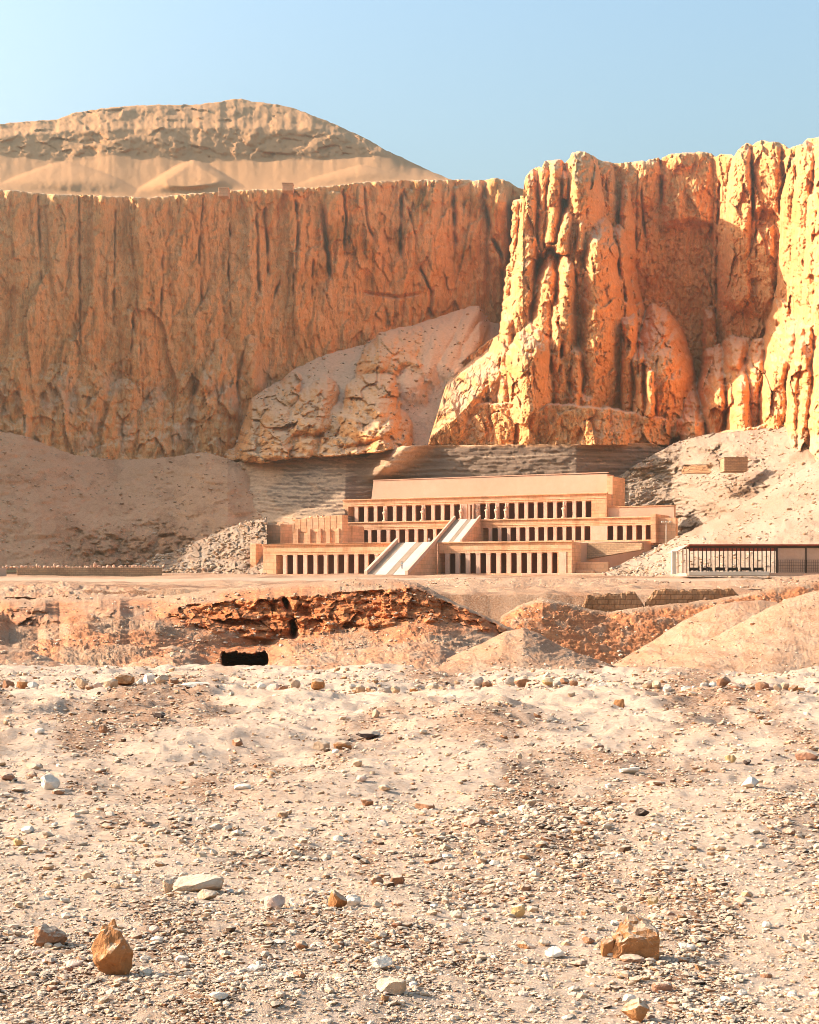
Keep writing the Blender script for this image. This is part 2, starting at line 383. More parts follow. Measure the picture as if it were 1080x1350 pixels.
# ------------------------------------------------------------------ left cliff wall
LW = [(422,252,430,370,2,2,0,0,5,2,0)]
left_cracks = [
 (2.2,6,[(422,250),(427,293),(433,340),(435,366)]), (1.6,4,[(453,255),(456,287),(453,335)]), (1.5,4,[(339,283),(340,345),(342,388)]),
 (1.5,4,[(349,280),(353,331),(353,360)]), (1.7,4.5,[(390,268),(393,307),(390,353),(387,386)]), (1.3,3.5,[(413,345),(411,391)]),
 (1.5,3.5,[(374,355),(361,392)]), (2.0,6,[(530,243),(528,318),(528,338)]), (1.6,4,[(533,252),(549,318)]), (2.2,7,[(598,240),(600,314),(602,345)]),
 (2.4,8,[(638,236),(643,281),(649,314),(661,336),(664,380)]), (1.6,4,[(555,355),(568,383),(569,418)]), (1.2,3,[(303,300),(301,360),(305,420)]),
 (1.2,3,[(50,262),(55,380)]), (1.3,3,[(104,262),(106,460)]), (1.0,2.5,[(152,280),(150,430)]), (1.2,3,[(215,300),(212,420)]), (1.2,3,[(268,260),(262,330),(266,400)]),
 (1.4,3,[(175,420),(172,500)]), (1.5,3,[(480,250),(486,300),(500,330)])]
def lwall_d(PX, PY, s):
    D = WALL_D(PX) + 0.06*(520-PY)
    wx = 4*fbm(PX*0.03, PY*0.02, 3, 21)
    # broad flutes of the wall
    fl = 3.6*fbm((PX+wx)*0.022, PY*0.0035, 3, 22) + 1.2*fbm((PX+wx)*0.075, PY*0.009, 4, 23)
    D = D - fl - facets(PX, PY, 42, 130, 2.8, 25, 0.8) - columns(PX, PY, 38, 230, 1.5, 25, 1.2) - (0.7+0.8*sstep(360, 480, PX))*facets(PX, PY, 14, 34, 1.1, 28) - facets(PX, PY, 5, 9, 0.5, 30) - columns(PX, PY, 13, 90, 0.8, 27, 0.7)*sstep(120, 330, PX+60*fbm(PX*0.01, PY*0.01, 2, 3))
    D = D - 0.55*fbm(PX*0.14, PY*0.06, 4, 29)
    big = lobes(PX, PY, [(656,232,660,330,19,14,14,9,6,3,60),(618,238,615,330,19,17,5,3,6,4,40),(565,238,566,340,31,30,4,3,6,5,50),(438,252,445,350,12,10,5,3,6,3,30),
       (294,444,280,600,10,52,6,20,30,2.0,0),(333,442,330,600,11,24,5,15,16,2.2,0),(244,490,243,600,8,22,6,16,12,2.0,0),(74,478,70,640,14,34,4,14,14,2.2,0),
       (120,470,110,640,18,60,3,14,40,1.8,0),(160,500,155,640,22,60,5,17,30,1.8,0),(208,515,200,640,18,54,7,20,30,1.8,0),(20,470,10,640,40,80,3,14,50,1.8,0),(-60,450,-60,640,40,80,4,16,50,1.8,0),(265,520,262,640,20,40,10,22,20,1.9,0)],
       (wx, 5*fbm(PX*0.05, PY*0.05, 3, 33)))
    D = D - big - (1.3*fbm(PX*0.06, PY*0.05, 4, 31) + facets(PX, PY, 18, 24, 1.8, 36))*sstep(450, 520, PY)
    D = D - 0.35*np.abs(fbm(PX*0.3, PY*0.12, 3, 34))
    # ledge across the middle (overhang line) and rounding at the rim
    D = D + 3.0*sstep(2, 0, np.abs(PY-(388+4*fbm(PX*0.02, PX*0, 3, 4)))/2)*sstep(470, 490, PX)*(1-sstep(545, 560, PX))
    D = D + 1.9*cracks(PX, PY, left_cracks) + 1.5*np.exp(-(PY-wall_top(PX))/2.2)
    return D
def lwall_m(PX, PY, s):
    n = fbm(PX*0.018, PY*0.014, 4, 61)
    och = np.clip(0.9*sstep(0.12, 0.5, n)*sstep(330, 480, PX)*(1-sstep(560,660,PX)*0.4)*(1-sstep(340,420,PY)) + 0.25*sstep(0.0,0.6,n), 0, 1)
    gr = 0.5*sstep(0.1, 0.5, fbm(PX*0.03, PY*0.02, 4, 66))*sstep(430, 540, PY)
    return (gr, och, np.zeros(PX.shape))
o = sheet('cliff', -330, 720, 1.25, wall_top, lambda x: 0*x+640, 330, lwall_d, M['cliff'], lwall_m, back=((5,0.3),(40,1)), jag=1.4, seed=12)
tag(o, 'long sheer orange cliff wall in shade under the hill', 'cliff', kind='structure')

# ------------------------------------------------------------------ right massif with spires and buttresses
rt_top = poly((560,600),(600,470),(640,330),(660,262),(676,262),(677,258),(690,258),(691,240),(693,233),(699,226),(705,221),(711,219),(714,222),(718,213),(732,210),(741,210),(745,216),(749,211),(751,209),(754,201),(762,199),(772,200),(787,209),(795,212),(813,215),(823,214),(838,213),(848,211),(851,213),(856,210),(868,207),(871,211),(874,207),(884,203),(905,201),(924,200),(938,202),(944,207),(948,205),(951,203),(965,203),(968,206),(973,197),(984,189),(990,190),(993,191),(997,187),(1004,185),(1024,187),(1034,190),(1040,195),(1046,193),(1053,190),(1058,190),(1064,183),(1080,180),(1110,176),(1160,186),(1260,180))
rt_edge = poly((235,690),(262,688),(264,677),(345,673),(352,668),(390,664),(440,658),(452,640),(480,602),(512,562),(540,536),(560,528),(590,518),(640,500))
RT_D = poly((500,500),(640,500),(690,494),(750,496),(812,518),(870,520),(940,518),(966,500),(985,490),(1030,478),(1080,452),(1260,395))
RL = [  # cx0,y0,cx1,y1,w0,w1,F0,F1,round,power,end
 (683,257,676,350,8,12,13,18,4,2.6,20),(702,220,694,340,12,17,18,28,9,2.6,10),(718,211,714,330,7,10,20,26,5,2.6,20),(733,208,728,320,10,14,24,32,6,2.6,20),
 (768,197,776,430,21,38,36,46,8,2.2,0),(752,262,744,330,9,13,36,40,14,2.4,10),(745,222,744,262,6,8,28,28,6,3,4),
 (767,283,765,330,8,9,46,48,6,2.2,6),(788,281,798,470,21,46,54,68,12,2.1,0),(780,470,790,580,30,50,64,70,20,2.0,0),
 (694,322,688,430,14,24,30,40,12,2.4,0),(672,346,668,440,8,14,14,26,10,2.4,0),(726,330,716,430,14,22,36,46,20,2.4,0),(750,318,748,430,13,22,44,54,20,2.4,0),(742,375,738,480,18,24,50,56,22,2.2,0),(760,430,762,560,16,22,56,66,16,2.2,0),
 (676,395,664,470,12,22,34,46,14,2.2,0),(712,408,698,470,24,43,56,70,26,2.2,0),(672,452,664,520,18,26,46,57,14,2.0,0),
 (828,402,826,540,13,17,64,74,12,2.4,0),(866,402,872,500,26,48,60,78,34,2.0,0),(857,468,857,546,9,10,84,90,10,2.6,6),(888,470,892,560,18,30,62,76,20,2.1,0),(842,440,846,560,16,24,70,80,16,2.2,0),
 (816,292,824,420,9,16,30,50,14,2.2,0),(832,350,840,440,8,14,18,34,14,2.2,0),(824,240,828,340,7,10,12,18,12,2.2,0),
 (800,215,808,330,9,14,7,12,8,2.4,0),(831,215,834,330,12,14,3,4,6,2.6,40),(858,209,846,262,13,15,5,5,6,3,14),(909,200,908,290,37,34,6,5,5,6,12),(956,203,950,260,7,8,3,3,5,3,14),
 (979,189,968,390,14,22,12,12,8,2.4,30),(950,258,952,420,9,14,5,4,8,3,30),(1012,185,1010,272,19,18,8,6,6,5,8),(1000,288,1000,400,20,24,6,5,8,4,20),
 (1044,205,1036,395,9,14,17,17,8,2.2,20),(1062,183,1054,395,13,20,18,28,8,2.4,0),(1074,240,1066,420,9,16,28,38,14,2.2,0),
 (1092,178,1086,430,18,30,26,44,8,2.4,0),(1130,176,1126,430,24,34,28,50,8,2.4,0),(1190,180,1180,430,40,50,24,60,8,2.4,0),
 (935,405,936,480,8,10,14,18,8,2.6,0),(1040,360,1030,430,12,20,14,30,20,2.2,0),
 (976,468,974,545,18,26,66,80,22,2.2,0),(912,503,912,570,18,32,76,92,24,2.2,0),(946,452,940,545,18,28,58,78,24,2.2,0),(1000,448,992,545,16,22,46,66,20,2.2,0),(970,440,964,500,20,26,40,58,20,2.0,0),
 (1030,428,1022,550,20,30,56,82,26,2.1,0),(1050,440,1046,545,14,20,64,86,20,2.2,0),(1062,412,1058,550,20,26,56,86,24,2.2,0),(1085,425,1078,560,16,26,62,90,20,2.2,0),(1040,405,1036,470,22,30,40,60,20,2.0,0),(1130,400,1120,570,26,50,56,96,16,2.2,0),(1200,390,1190,570,40,70,56,100,16,2.2,0)]
right_cracks = [(2.2,10,[(736,425),(741,450),(738,492)]),(1.6,6,[(824,405),(822,470)]),(1.5,5,[(840,400),(842,500)]),(1.8,6,[(848,480),(850,545)]),(1.8,6,[(867,475),(866,550)]),
 (2.0,8,[(871,212),(873,260),(878,282)]),(2.2,8,[(949,240),(946,300),(944,420)]),(1.8,6,[(992,195),(993,284)]),(1.4,5,[(997,288),(997,345)]),(1.8,7,[(808,300),(818,360),(826,400)]),(1.5,5,[(845,250),(850,300),(855,350)]),
 (1.3,4,[(841,220),(838,330)]),(1.2,4,[(907,420),(905,470)]),(1.6,6,[(761,300),(757,340),(760,380)]),(1.2,4,[(690,260),(680,330)]),(1.3,4,[(799,240),(802,280)]),(1.2,3,[(658,440),(660,500)]),(1.2,3,[(702,455),(704,520)])]
def rt_d(PX, PY, s):
    wx = 3.0*fbm(PX*0.04, PY*0.02, 4, 71); wy = 6*fbm(PX*0.05, PY*0.05, 3, 72)
    F = lobes(PX, PY, RL, (wx, wy))
    # debris slope running down to the left, and the bench wall above the shale
    yb = poly((500,575),(535,548),(560,528),(602,496),(640,468),(690,442),(730,430),(760,470))(PX) + wy*0.4
    slope = 30 + np.clip((PY-yb)*0.62, -60, 38)
    slope = np.where(PX < 735, np.clip(slope, 0, np.clip(64-(PX-600)*0.2, 30, 64)), 0)*(1-sstep(650, 735, PX)*sstep(500, 440, PY))
    F = np.maximum(F, slope*sstep(-6, 4, PY-yb))
    bt = poly((500,560),(545,548),(580,536),(640,522),(700,524),(760,526),(800,530),(880,545),(900,566))(PX) + 3*fbm(PX*0.05, PX*0, 4, 73)
    bench = np.clip(RT_D(PX)-poly((500,456),(530,452),(790,424),(830,433),(900,440))(PX) + (PY-bt)*0.10, 0, 200)*sstep(bt-1, bt+10, PY)*(1-sstep(880, 905, PX))
    F = np.maximum(F, bench)
    bt2 = poly((880,584),(900,578),(960,562),(1020,553),(1080,546),(1260,520))(PX) + 3*fbm(PX*0.05, PX*0+3, 4, 74)
    F = np.maximum(F, (np.clip((1000-PX)*0.2, 0, 24)+78)*sstep(bt2-1, bt2+7, PY)*sstep(880, 896, PX))
    F = np.maximum(F, 0)
    D = RT_D(PX) + 0.03*(500-PY)
    rec = sstep(812, 830, PX)*(1-sstep(945, 970, PX))*(1-sstep(2, 14, F))
    D = D - F
    D = D - facets(PX, PY, 26, 50, 3.2, 75)*(1-0.3*rec) - facets(PX, PY, 11, 20, 1.2, 76)*(1-0.4*rec) - facets(PX, PY, 4.5, 7, 0.8, 82) - columns(PX, PY, 19, 80, 0.6, 77, 0.7) - 1.2*fbm(PX*0.045, PY*0.015, 4, 78)
    D = D - 0.5*np.abs(fbm(PX*0.3, PY*0.16, 3, 80))
    D = D + cracks(PX, PY, right_cracks) + 2*np.exp(-(PY-rt_top(PX))/2.0)
    e = rt_edge(PY) + 2.5*fbm(PY*0.09, PY*0, 4, 81)
    D = D + 170*sstep(e+1.5, e-3.0, PX) + 30*sstep(586.5, 589.5, PY+0.8*fbm(PX*0.1, PX*0, 3, 83))*sstep(900, 893, PX)
    return D
def rt_m(PX, PY, s):
    n = fbm(PX*0.02, PY*0.012, 4, 85)
    yb = poly((500,575),(535,548),(560,528),(602,496),(640,468),(690,442),(730,430))(PX)
    gr = 0.55*sstep(-8, 4, PY-yb)*(1-sstep(640, 720, PX))*(1-sstep(530, 545, PY))*sstep(-0.3, 0.4, fbm(PX*0.05, PY*0.06, 4, 87))
    gr = np.maximum(gr, 0.7*sstep(566, 580, PY)*sstep(890, 905, PX))
    return (gr, 0.35*sstep(0.1, 0.55, n)*(1-sstep(520, 540, PY)), np.zeros(PX.shape))
o = sheet('cliff', 520, 1260, 1.1, rt_top, lambda x: 0*x+612, 390, rt_d, M['cliff'], rt_m, back=((5,0.2),(50,0)), jag=1.3, seed=14)
tag(o, 'fluted orange cliff of sunlit spires and domed buttresses right of the temple', 'cliff', kind='structure')

# ------------------------------------------------------------------ rubble lobes between the two cliffs
rb_top = poly((250,600),(310,588),(322,552),(332,524),(350,512),(372,500),(384,489),(410,476),(430,466),(452,462),(480,454),(494,447),(500,438),(520,433),(545,429),(570,420),(600,411),(622,404),(632,403),(638,414),(646,424),(660,428),(720,430))
def rb_d(PX, PY, s):
    tp = rb_top(PX)
    D0 = WALL_D(PX) - 6
    D1 = poly((250,452),(400,446),(520,440),(720,450))(PX)
    k = np.clip((PY-tp)/np.maximum(628-tp, 10), 0, 1)
    D = D0 + (D1-D0)*k**0.75
    wx = 3*fbm(PX*0.05, PY*0.04, 4, 91)
    F = lobes(PX, PY, RB, (wx, wx)); cm = rb_crag(PX, PY)
    D = D - F - cm*(facets(PX, PY, 28, 22, 3.4, 93) + facets(PX, PY, 11, 9, 1.3, 94)) - (0.3+0.7*cm)*facets(PX, PY, 5, 4, 0.6, 97) - 1.2*fbm(PX*0.04, PY*0.04, 5, 95)
    fy = poly((250,604),(340,611),(385,605),(440,602),(510,596),(530,592),(720,592))(PX) + 3*fbm(PX*0.05, PX*0, 4, 96)
    return D + 90*sstep(fy-1, fy+4, PY)
RB = [(344,508,330,600,15,34,12,18,14,2.3,30),(368,506,362,600,20,36,14,22,14,2.3,30),(386,488,376,560,12,22,8,14,14,2.3,34),(404,545,398,600,18,34,14,20,14,2.2,26),(430,498,402,562,18,40,12,22,16,2.2,34),(450,530,440,600,14,34,12,18,12,2.2,26),
      (499,482,490,570,26,42,18,30,14,2.4,40),(476,498,462,580,14,30,12,22,14,2.4,34),(470,548,462,600,26,48,16,22,12,2.2,26),(522,540,508,600,20,36,16,24,14,2.2,26),(512,520,500,600,14,26,20,28,10,2.2,26),
      (516,434,500,478,18,30,10,16,8,2.4,30),(545,428,530,470,18,26,8,12,8,2.3,30),(604,410,560,485,12,24,5,11,14,2.0,40),(630,402,590,480,10,20,5,11,8,2.0,40),(574,430,540,505,12,24,5,11,14,2.0,40),(640,425,600,490,9,15,7,12,8,2.0,30)]
def rb_crag(PX, PY):
    wx = 3*fbm(PX*0.05, PY*0.04, 4, 91)
    c = lobes(PX, PY, [(q[0],q[1],q[2],q[3],q[4]*1.05,q[5]*1.05,1,1,q[8],6,q[10]) for q in RB if q[0] < 560], (wx, wx))
    return np.clip(np.maximum(1.3*c, 0.9*sstep(576, 588, PY)*(1-sstep(480, 540, PX))), 0, 1)
def rb_m(PX, PY, s):
    wx = 3*fbm(PX*0.05, PY*0.04, 4, 91)
    F = rb_crag(PX, PY)
    g = np.clip(0.85 - 0.8*F, 0, 1); return (g, 0.4*F*sstep(-0.3,0.4,fbm(PX*0.03,PY*0.03,3,99)), np.zeros(PX.shape))
o = sheet('terrain', 250, 720, 1.3, rb_top, lambda x: 0*x+650, 190, rb_d, M['cliff'], rb_m, back=((4,-0.5),(20,-3)), jag=1.5, seed=15)
tag(o, 'shaded lobes of broken rock and grey debris between the two cliffs', 'rock slope', kind='structure')

# ------------------------------------------------------------------ shale beds behind the temple
sh_top = poly((290,632),(310,610),(340,604),(385,604),(440,601),(480,602),(510,594),(530,588),(560,587),(700,586),(860,584),(900,600),(960,640))
def sh_d(PX, PY, s):
    tp = sh_top(PX); k = np.clip((PY-tp)/np.maximum(705-tp, 5), 0, 1)
    D = poly((290,500),(304,468),(318,450),(390,445),(470,440),(490,437),(560,433),(700,421),(760,417),(830,423),(960,428))(PX) - np.where(PX < 455, 34, 34-np.clip((PX-455)*0.7, 0, 25))*k
    # stepped beds
    b = PY*0.17 + 0.8*fbm(PX*0.008, PY*0.01, 3, 101)
    fr = b-np.floor(b); D = D + 0.55*sstep(-0.5, 0.3, fbm(PX*0.015, PY*0.05, 3, 106))*(fr - sstep(0.75, 1.0, fr)) - 0.6*fbm(PX*0.02, PY*0.05, 5, 103) - facets(PX, PY, 12, 3, 0.3, 104)
    # spur dropping from the buttress foot to the temple corner
    cx = poly((585,540),(600,522),(620,503),(645,488),(705,455))(PY)
    D = D - (9*np.exp(-((PX-cx)/30)**2)*(PX > cx) + 9*np.exp(-((PX-cx)/12)**2)*(PX <= cx))*sstep(640, 615, PY)
    return D
def sh_m(PX, PY, s):
    cx = poly((585,545),(600,535),(620,515),(645,492),(705,465))(PY)
    pale = np.exp(-((PX-cx)/22)**2)*sstep(640, 600, PY)
    sl = sstep(380, 340, PX+60*fbm(PX*0.03, PY*0.03, 3, 5))
    dark = np.clip(1-pale-sl*0.6, 0, 1)*0.95
    return (np.clip(pale*0.8+sl*0.6, 0, 1), 0*PX, dark*(1-sstep(592, 586, PY)*0.4))
o = sheet('terrain', 290, 960, 1.3, sh_top, lambda x: 0*x+735, 120, sh_d, M['cliff'], sh_m, back=((6,0),(14,0)), jag=0.8, seed=16)
tag(o, 'dark layered shale slope directly behind the temple', 'rock slope', kind='structure')

# ------------------------------------------------------------------ left talus in shade
ta_top = poly((-260,556),(0,568),(30,574),(70,590),(100,600),(150,606),(200,605),(240,600),(270,596),(300,604),(330,620),(360,628),(400,640),(460,655))
def ta_d(PX, PY, s):
    tp = ta_top(PX); D0 = WALL_D(PX) - poly((150,24),(230,36),(300,58),(460,80))(PX); D1 = poly((-330,360),(0,378),(170,394),(300,396),(460,402))(PX)
    k = np.clip((PY-tp)/(748-tp), 0, 1.1)
    D = D0 + (D1-D0)*k**0.9
    D = D - 2*fbm(PX*0.012, PY*0.03, 5, 111) - 0.7*fbm(PX*0.08, PY*0.14, 5, 112)
    rough = sstep(670, 715, PY + 25*fbm(PX*0.02, PY*0.02, 3, 113))*sstep(60, 130, PX)
    D = D - rough*(facets(PX, PY, 18, 8, 1.6, 114) + facets(PX, PY, 7, 4, 0.7, 119) + 2.2*fbm(PX*0.05, PY*0.07, 5, 115))
    return D
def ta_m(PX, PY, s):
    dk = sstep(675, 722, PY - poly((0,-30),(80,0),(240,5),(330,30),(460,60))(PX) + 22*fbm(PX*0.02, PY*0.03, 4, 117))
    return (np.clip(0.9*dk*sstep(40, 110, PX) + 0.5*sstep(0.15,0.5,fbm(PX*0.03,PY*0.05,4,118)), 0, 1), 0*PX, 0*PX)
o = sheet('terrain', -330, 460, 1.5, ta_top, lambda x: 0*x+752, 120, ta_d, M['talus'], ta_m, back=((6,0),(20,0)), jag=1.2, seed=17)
tag(o, 'smooth brown scree slope in shade below the left cliff', 'scree slope', kind='structure')

# ------------------------------------------------------------------ lit rubble spur left of the temple
sp_top = poly((170,752),(190,742),(215,730),(240,722),(262,712),(285,702),(310,692),(330,687),(350,683),(380,682),(420,683),(470,690))
def sp_d(PX, PY, s):
    tp = sp_top(PX); k = np.clip((PY-tp)/np.maximum(764-tp, 4), 0, 1)
    D = poly((170,388),(300,386),(352,382))(PX) + (poly((170,377),(352,361))(PX) - poly((170,388),(300,386),(352,382))(PX))*k
    D = D - facets(PX, PY, 12, 8, 0.7, 121) - facets(PX, PY, 5, 3, 0.35, 124) - 0.8*fbm(PX*0.03, PY*0.06, 5, 122)
    return D
def sp_m(PX, PY, s):
    return (0.25*sstep(0.0, 0.5, fbm(PX*0.04, PY*0.05, 4, 123)), 0.25*sstep(0,0.4,fbm(PX*0.03, PY*0.05, 4, 126)), 0.5*sstep(-0.2,0.5,fbm(PX*0.05, PY*0.06, 4, 125)))
o = sheet('terrain', 170, 352, 1.0, sp_top, lambda x: 0*x+764, 80, sp_d, M['slope'], sp_m, back=((3,-0.6),(14,-6)), jag=2.2, seed=18)
tag(o, 'sunlit rubble spur sloping up to the left end of the temple', 'rubble slope', kind='structure')

# ------------------------------------------------------------------ right hillside
ra_top = poly((780,700),(800,668),(808,645),(816,628),(835,615),(850,606),(870,595),(890,584),(915,577),(940,571),(1000,566),(1080,556),(1260,530))
def ra_d(PX, PY, s):
    tp = ra_top(PX); k = np.clip((PY-tp)/np.maximum(720-tp, 5), 0, 1)
    D = poly((780,417),(900,414),(1000,402),(1080,388),(1260,350))(PX); D1 = poly((780,414),(885,402),(975,352),(1080,318),(1260,280))(PX)
    D = D + (D1-D)*k**0.85
    q = PY + 0.32*(PX-900)                                      # beds dip to the left
    b = q*0.16 + 0.9*fbm(PX*0.02, PY*0.03, 3, 131); fr = b-np.floor(b)
    rg = sstep(-0.25, 0.45, fbm(PX*0.014, PY*0.03, 3, 139)+0.3*sstep(640,670,PY)*(PX<900))
    D = D + 1.5*rg*(fr - sstep(0.7, 1.0, fr))*sstep(0.02, 0.2, k) - 1.3*fbm(PX*0.02, PY*0.05, 5, 132) - (0.25+rg)*(facets(PX, PY, 20, 8, 1.1, 133) + facets(PX, PY, 8, 4, 0.55, 134)) - 0.2*fbm(PX*0.2, PY*0.3, 3, 140)
    D = D + 4*sstep(612,616,PY)*(1-sstep(618,630,PY))*sstep(900,905,PX)*(1-sstep(935,945,PX))
    return D
def ra_m(PX, PY, s):
    g = sstep(0.0, 0.4, fbm(PX*0.025, PY*0.045, 4, 135))
    dk = np.exp(-((PX-965)/60)**2-((PY-648+0.25*(PX-965))/20)**2)
    return (np.clip(0.25*g + 0.9*dk, 0, 1), 0*PX, 0.35*(1-g))
o = sheet('terrain', 780, 1260, 1.2, ra_top, lambda x: 0*x+740, 150, ra_d, M['slope'], ra_m, back=((6,0),(20,2)), jag=1.0, seed=19)
tag(o, 'pale bedded rocky hillside rising behind the brick hut', 'hillside', kind='structure')
rf_top = poly((770,764),(800,752),(830,738),(850,729),(870,720),(890,709),(905,703),(930,690),(960,674),(1000,652),(1040,629),(1080,607),(1130,580),(1260,520))
def rf_d(PX, PY, s):
    tp = rf_top(PX); k = np.clip((PY-tp)/np.maximum(768-tp, 4), 0, 1)
    D = poly((770,330),(850,336),(900,334),(1000,325),(1080,315),(1260,280))(PX); D1 = poly((770,325),(830,300),(900,266),(1080,258),(1260,230))(PX)
    D = D + (D1-D)*k**0.8
    ro = sstep(900, 850, PX)
    return D - 0.8*fbm(PX*0.014, PY*0.04, 5, 141) - 0.3*fbm(PX*0.1, PY*0.15, 5, 142) - ro*(facets(PX, PY, 12, 7, 1.6, 143) + facets(PX, PY, 5, 4, 0.8, 147) + 0.9*fbm(PX*0.06, PY*0.08, 4, 144))
def rf_m(PX, PY, s):
    return (0.5*sstep(0.1, 0.6, fbm(PX*0.03, PY*0.06, 4, 145)), 0*PX, 0.55*sstep(-0.2, 0.3, fbm(PX*0.012, PY*0.02, 3, 146)))
o = sheet('terrain', 770, 1260, 1.2, rf_top, lambda x: 0*x+772, 120, rf_d, M['slope'], rf_m, back=((4,-0.4),(16,-5)), jag=0.8, seed=20)
tag(o, 'smooth pinkish gravel slope behind the rest pavilion', 'hillside', kind='structure')

# ------------------------------------------------------------------ forecourt ground
def court_z(X, Y):
    return CAMZ + np.interp(Y, [60, 90, 112, 150, 250, 345, 420], [-4.2, -3.0, -0.9, -0.45, 0.85, 2.15, 3.0])
ys = np.concatenate([[121], np.linspace(125, 200, 150), np.linspace(201, 440, 150)]); us = np.concatenate([np.linspace(-1.4,-.36,40), np.linspace(-.35,.35,420), np.linspace(.36,1.4,40)])
Y = np.repeat(ys[:,None], len(us), 1); X = us[None,:]*Y
Z = court_z(X, Y)
Z[0] -= 6
Z = Z + 0.35*fbm(X*0.05, Y*0.03, 5, 151) + 0.22*fbm(X*0.4, Y*0.2, 5, 152)*(1-sstep(170, 240, Y))
PYc = HOR-(Z-CAMZ)/Y*FPX
g = sstep(-0.2, 0.4, fbm(X*0.09, Y*0.03, 5, 153)); road = np.exp(-((Y-235)/22)**2)
o = grid_mesh('ground', X, Y, Z, M['bank'], (np.clip(g*(1-road), 0, 1), 0*X, 0.8*road))
tag(o, 'pale dusty forecourt with a road in front of the temple', 'ground', kind='structure')

# ------------------------------------------------------------------ near ground
G_Y = np.array([2.5, 4.9, 5.9, 7.6, 10.5, 16, 23, 38, 50, 62, 72, 80, 115]); G_Z = np.array([-1.60,-1.55,-1.56,-1.63,-1.73,-1.85,-2.07,-2.68,-3.1,-3.46,-4.0,-5.2,-9.5])
def gz(X, Y):
    X = np.asarray(X, float); Y = np.asarray(Y, float)
    z = CAMZ + np.interp(Y, G_Y, G_Z)
    z = z + 0.075*fbm(X*0.35, Y*0.3, 3, 161)*np.clip(Y/9, 0.5, 3) + 0.018*fbm(X*1.8, Y*1.5, 3, 162)*np.clip(Y/9, 0.6, 3)
    z = z + 0.30*np.exp(-((X-1.25)/1.1)**2-((Y-22)/2.2)**2) + 0.20*np.exp(-((X+4.8)/1.8)**2-((Y-20)/1.6)**2) + 0.22*np.exp(-((X-6)/1.6)**2-((Y-20.5)/1.4)**2)
    z = z + 0.07*np.exp(-((X+0.55)/0.5)**2-((Y-5.6)/0.35)**2)
    return z
_gy = np.geomspace(4, 70, 3000); _grow = HOR-(CAMZ+np.interp(_gy, G_Y, G_Z)-CAMZ)/_gy*FPX
def row_to_D(py): return float(np.interp(-py, -_grow, _gy)) if _grow[0] > _grow[-1] else float(np.interp(py, _grow, _gy))
rows = 620
ys = np.geomspace(2.6, 130, rows); us = np.concatenate([np.linspace(-3,-.5,30), np.linspace(-.49,-.325,40), np.linspace(-.32,.32,560), np.linspace(.325,.49,40), np.linspace(.5,3,30)])
Y = np.repeat(ys[:,None], len(us), 1); X = us[None,:]*Y
sc = np.clip(Y/8, 0.5, 8)
Z = gz(X, Y) + sc*(0.010*fbm(X/sc*6, np.log(Y)*60, 4, 163))
def gravel_mask(X, Y):
    px = 540+X/Y*FPX; py = HOR-np.interp(Y, G_Y, G_Z)/Y*FPX
    m = fbm(px*0.006, py*0.010, 5, 171)
    m = sstep(-0.05, 0.55, m)
    for cx, cy, rx, ry, a in ((690,1110,140,28,.9),(800,1010,90,18,.9),(640,965,80,14,1.),(80,1320,150,45,.9),(400,1300,170,30,.8),(1060,1060,70,40,.8),(60,950,110,16,.8),(250,1040,160,16,.6),(960,968,60,8,1),(700,1160,140,30,.6)):
        m = np.maximum(m, a*np.exp(-((px-cx)/rx)**2-((py-cy)/ry)**2))
    return np.clip(m, 0, 1)
gm = gravel_mask(X, Y)
o = grid_mesh('ground', X, Y, Z, M['sand'], (gm, 0.10*gm, 0.3*(1-gm)))
tag(o, 'stony pale desert plain in front of the quarry bank', 'ground', kind='structure')

# ------------------------------------------------------------------ quarry bank with the red cut, mounds
e1_top = poly((-260,792),(0,788),(40,790),(90,783),(130,785),(200,788),(260,780),(330,773),(400,769),(470,763),(520,763),(550,768),(575,780),(600,794),(640,812),(700,840),(750,861),(790,880))
e1_a = poly((-260,806),(0,806),(12,801),(60,800),(78,812),(115,806),(130,801),(158,803),(170,812),(205,812),(230,801),(260,796),(300,791),(350,788),(400,785),(450,781),(500,777),(540,774),(575,786),(620,806),(660,824),(700,845),(760,870))
e1_h = poly((-260,3),(0,5),(12,22),(50,26),(76,8),(90,3),(115,4),(130,11),(158,9),(172,3),(205,6),(230,26),(260,34),(300,44),(350,56),(400,55),(450,52),(500,52),(540,46),(575,34),(620,24),(660,18),(700,10),(760,4))
def e1_ab(PX):
    n = 2.0*fbm(PX*0.03, PX*0, 3, 181) + 0.4*fbm(PX*0.14, PX*0, 3, 182)
    a = np.maximum(e1_a(PX)+n, e1_top(PX)+1.5); return a, np.maximum(e1_a(PX) + e1_h(PX), a+1)
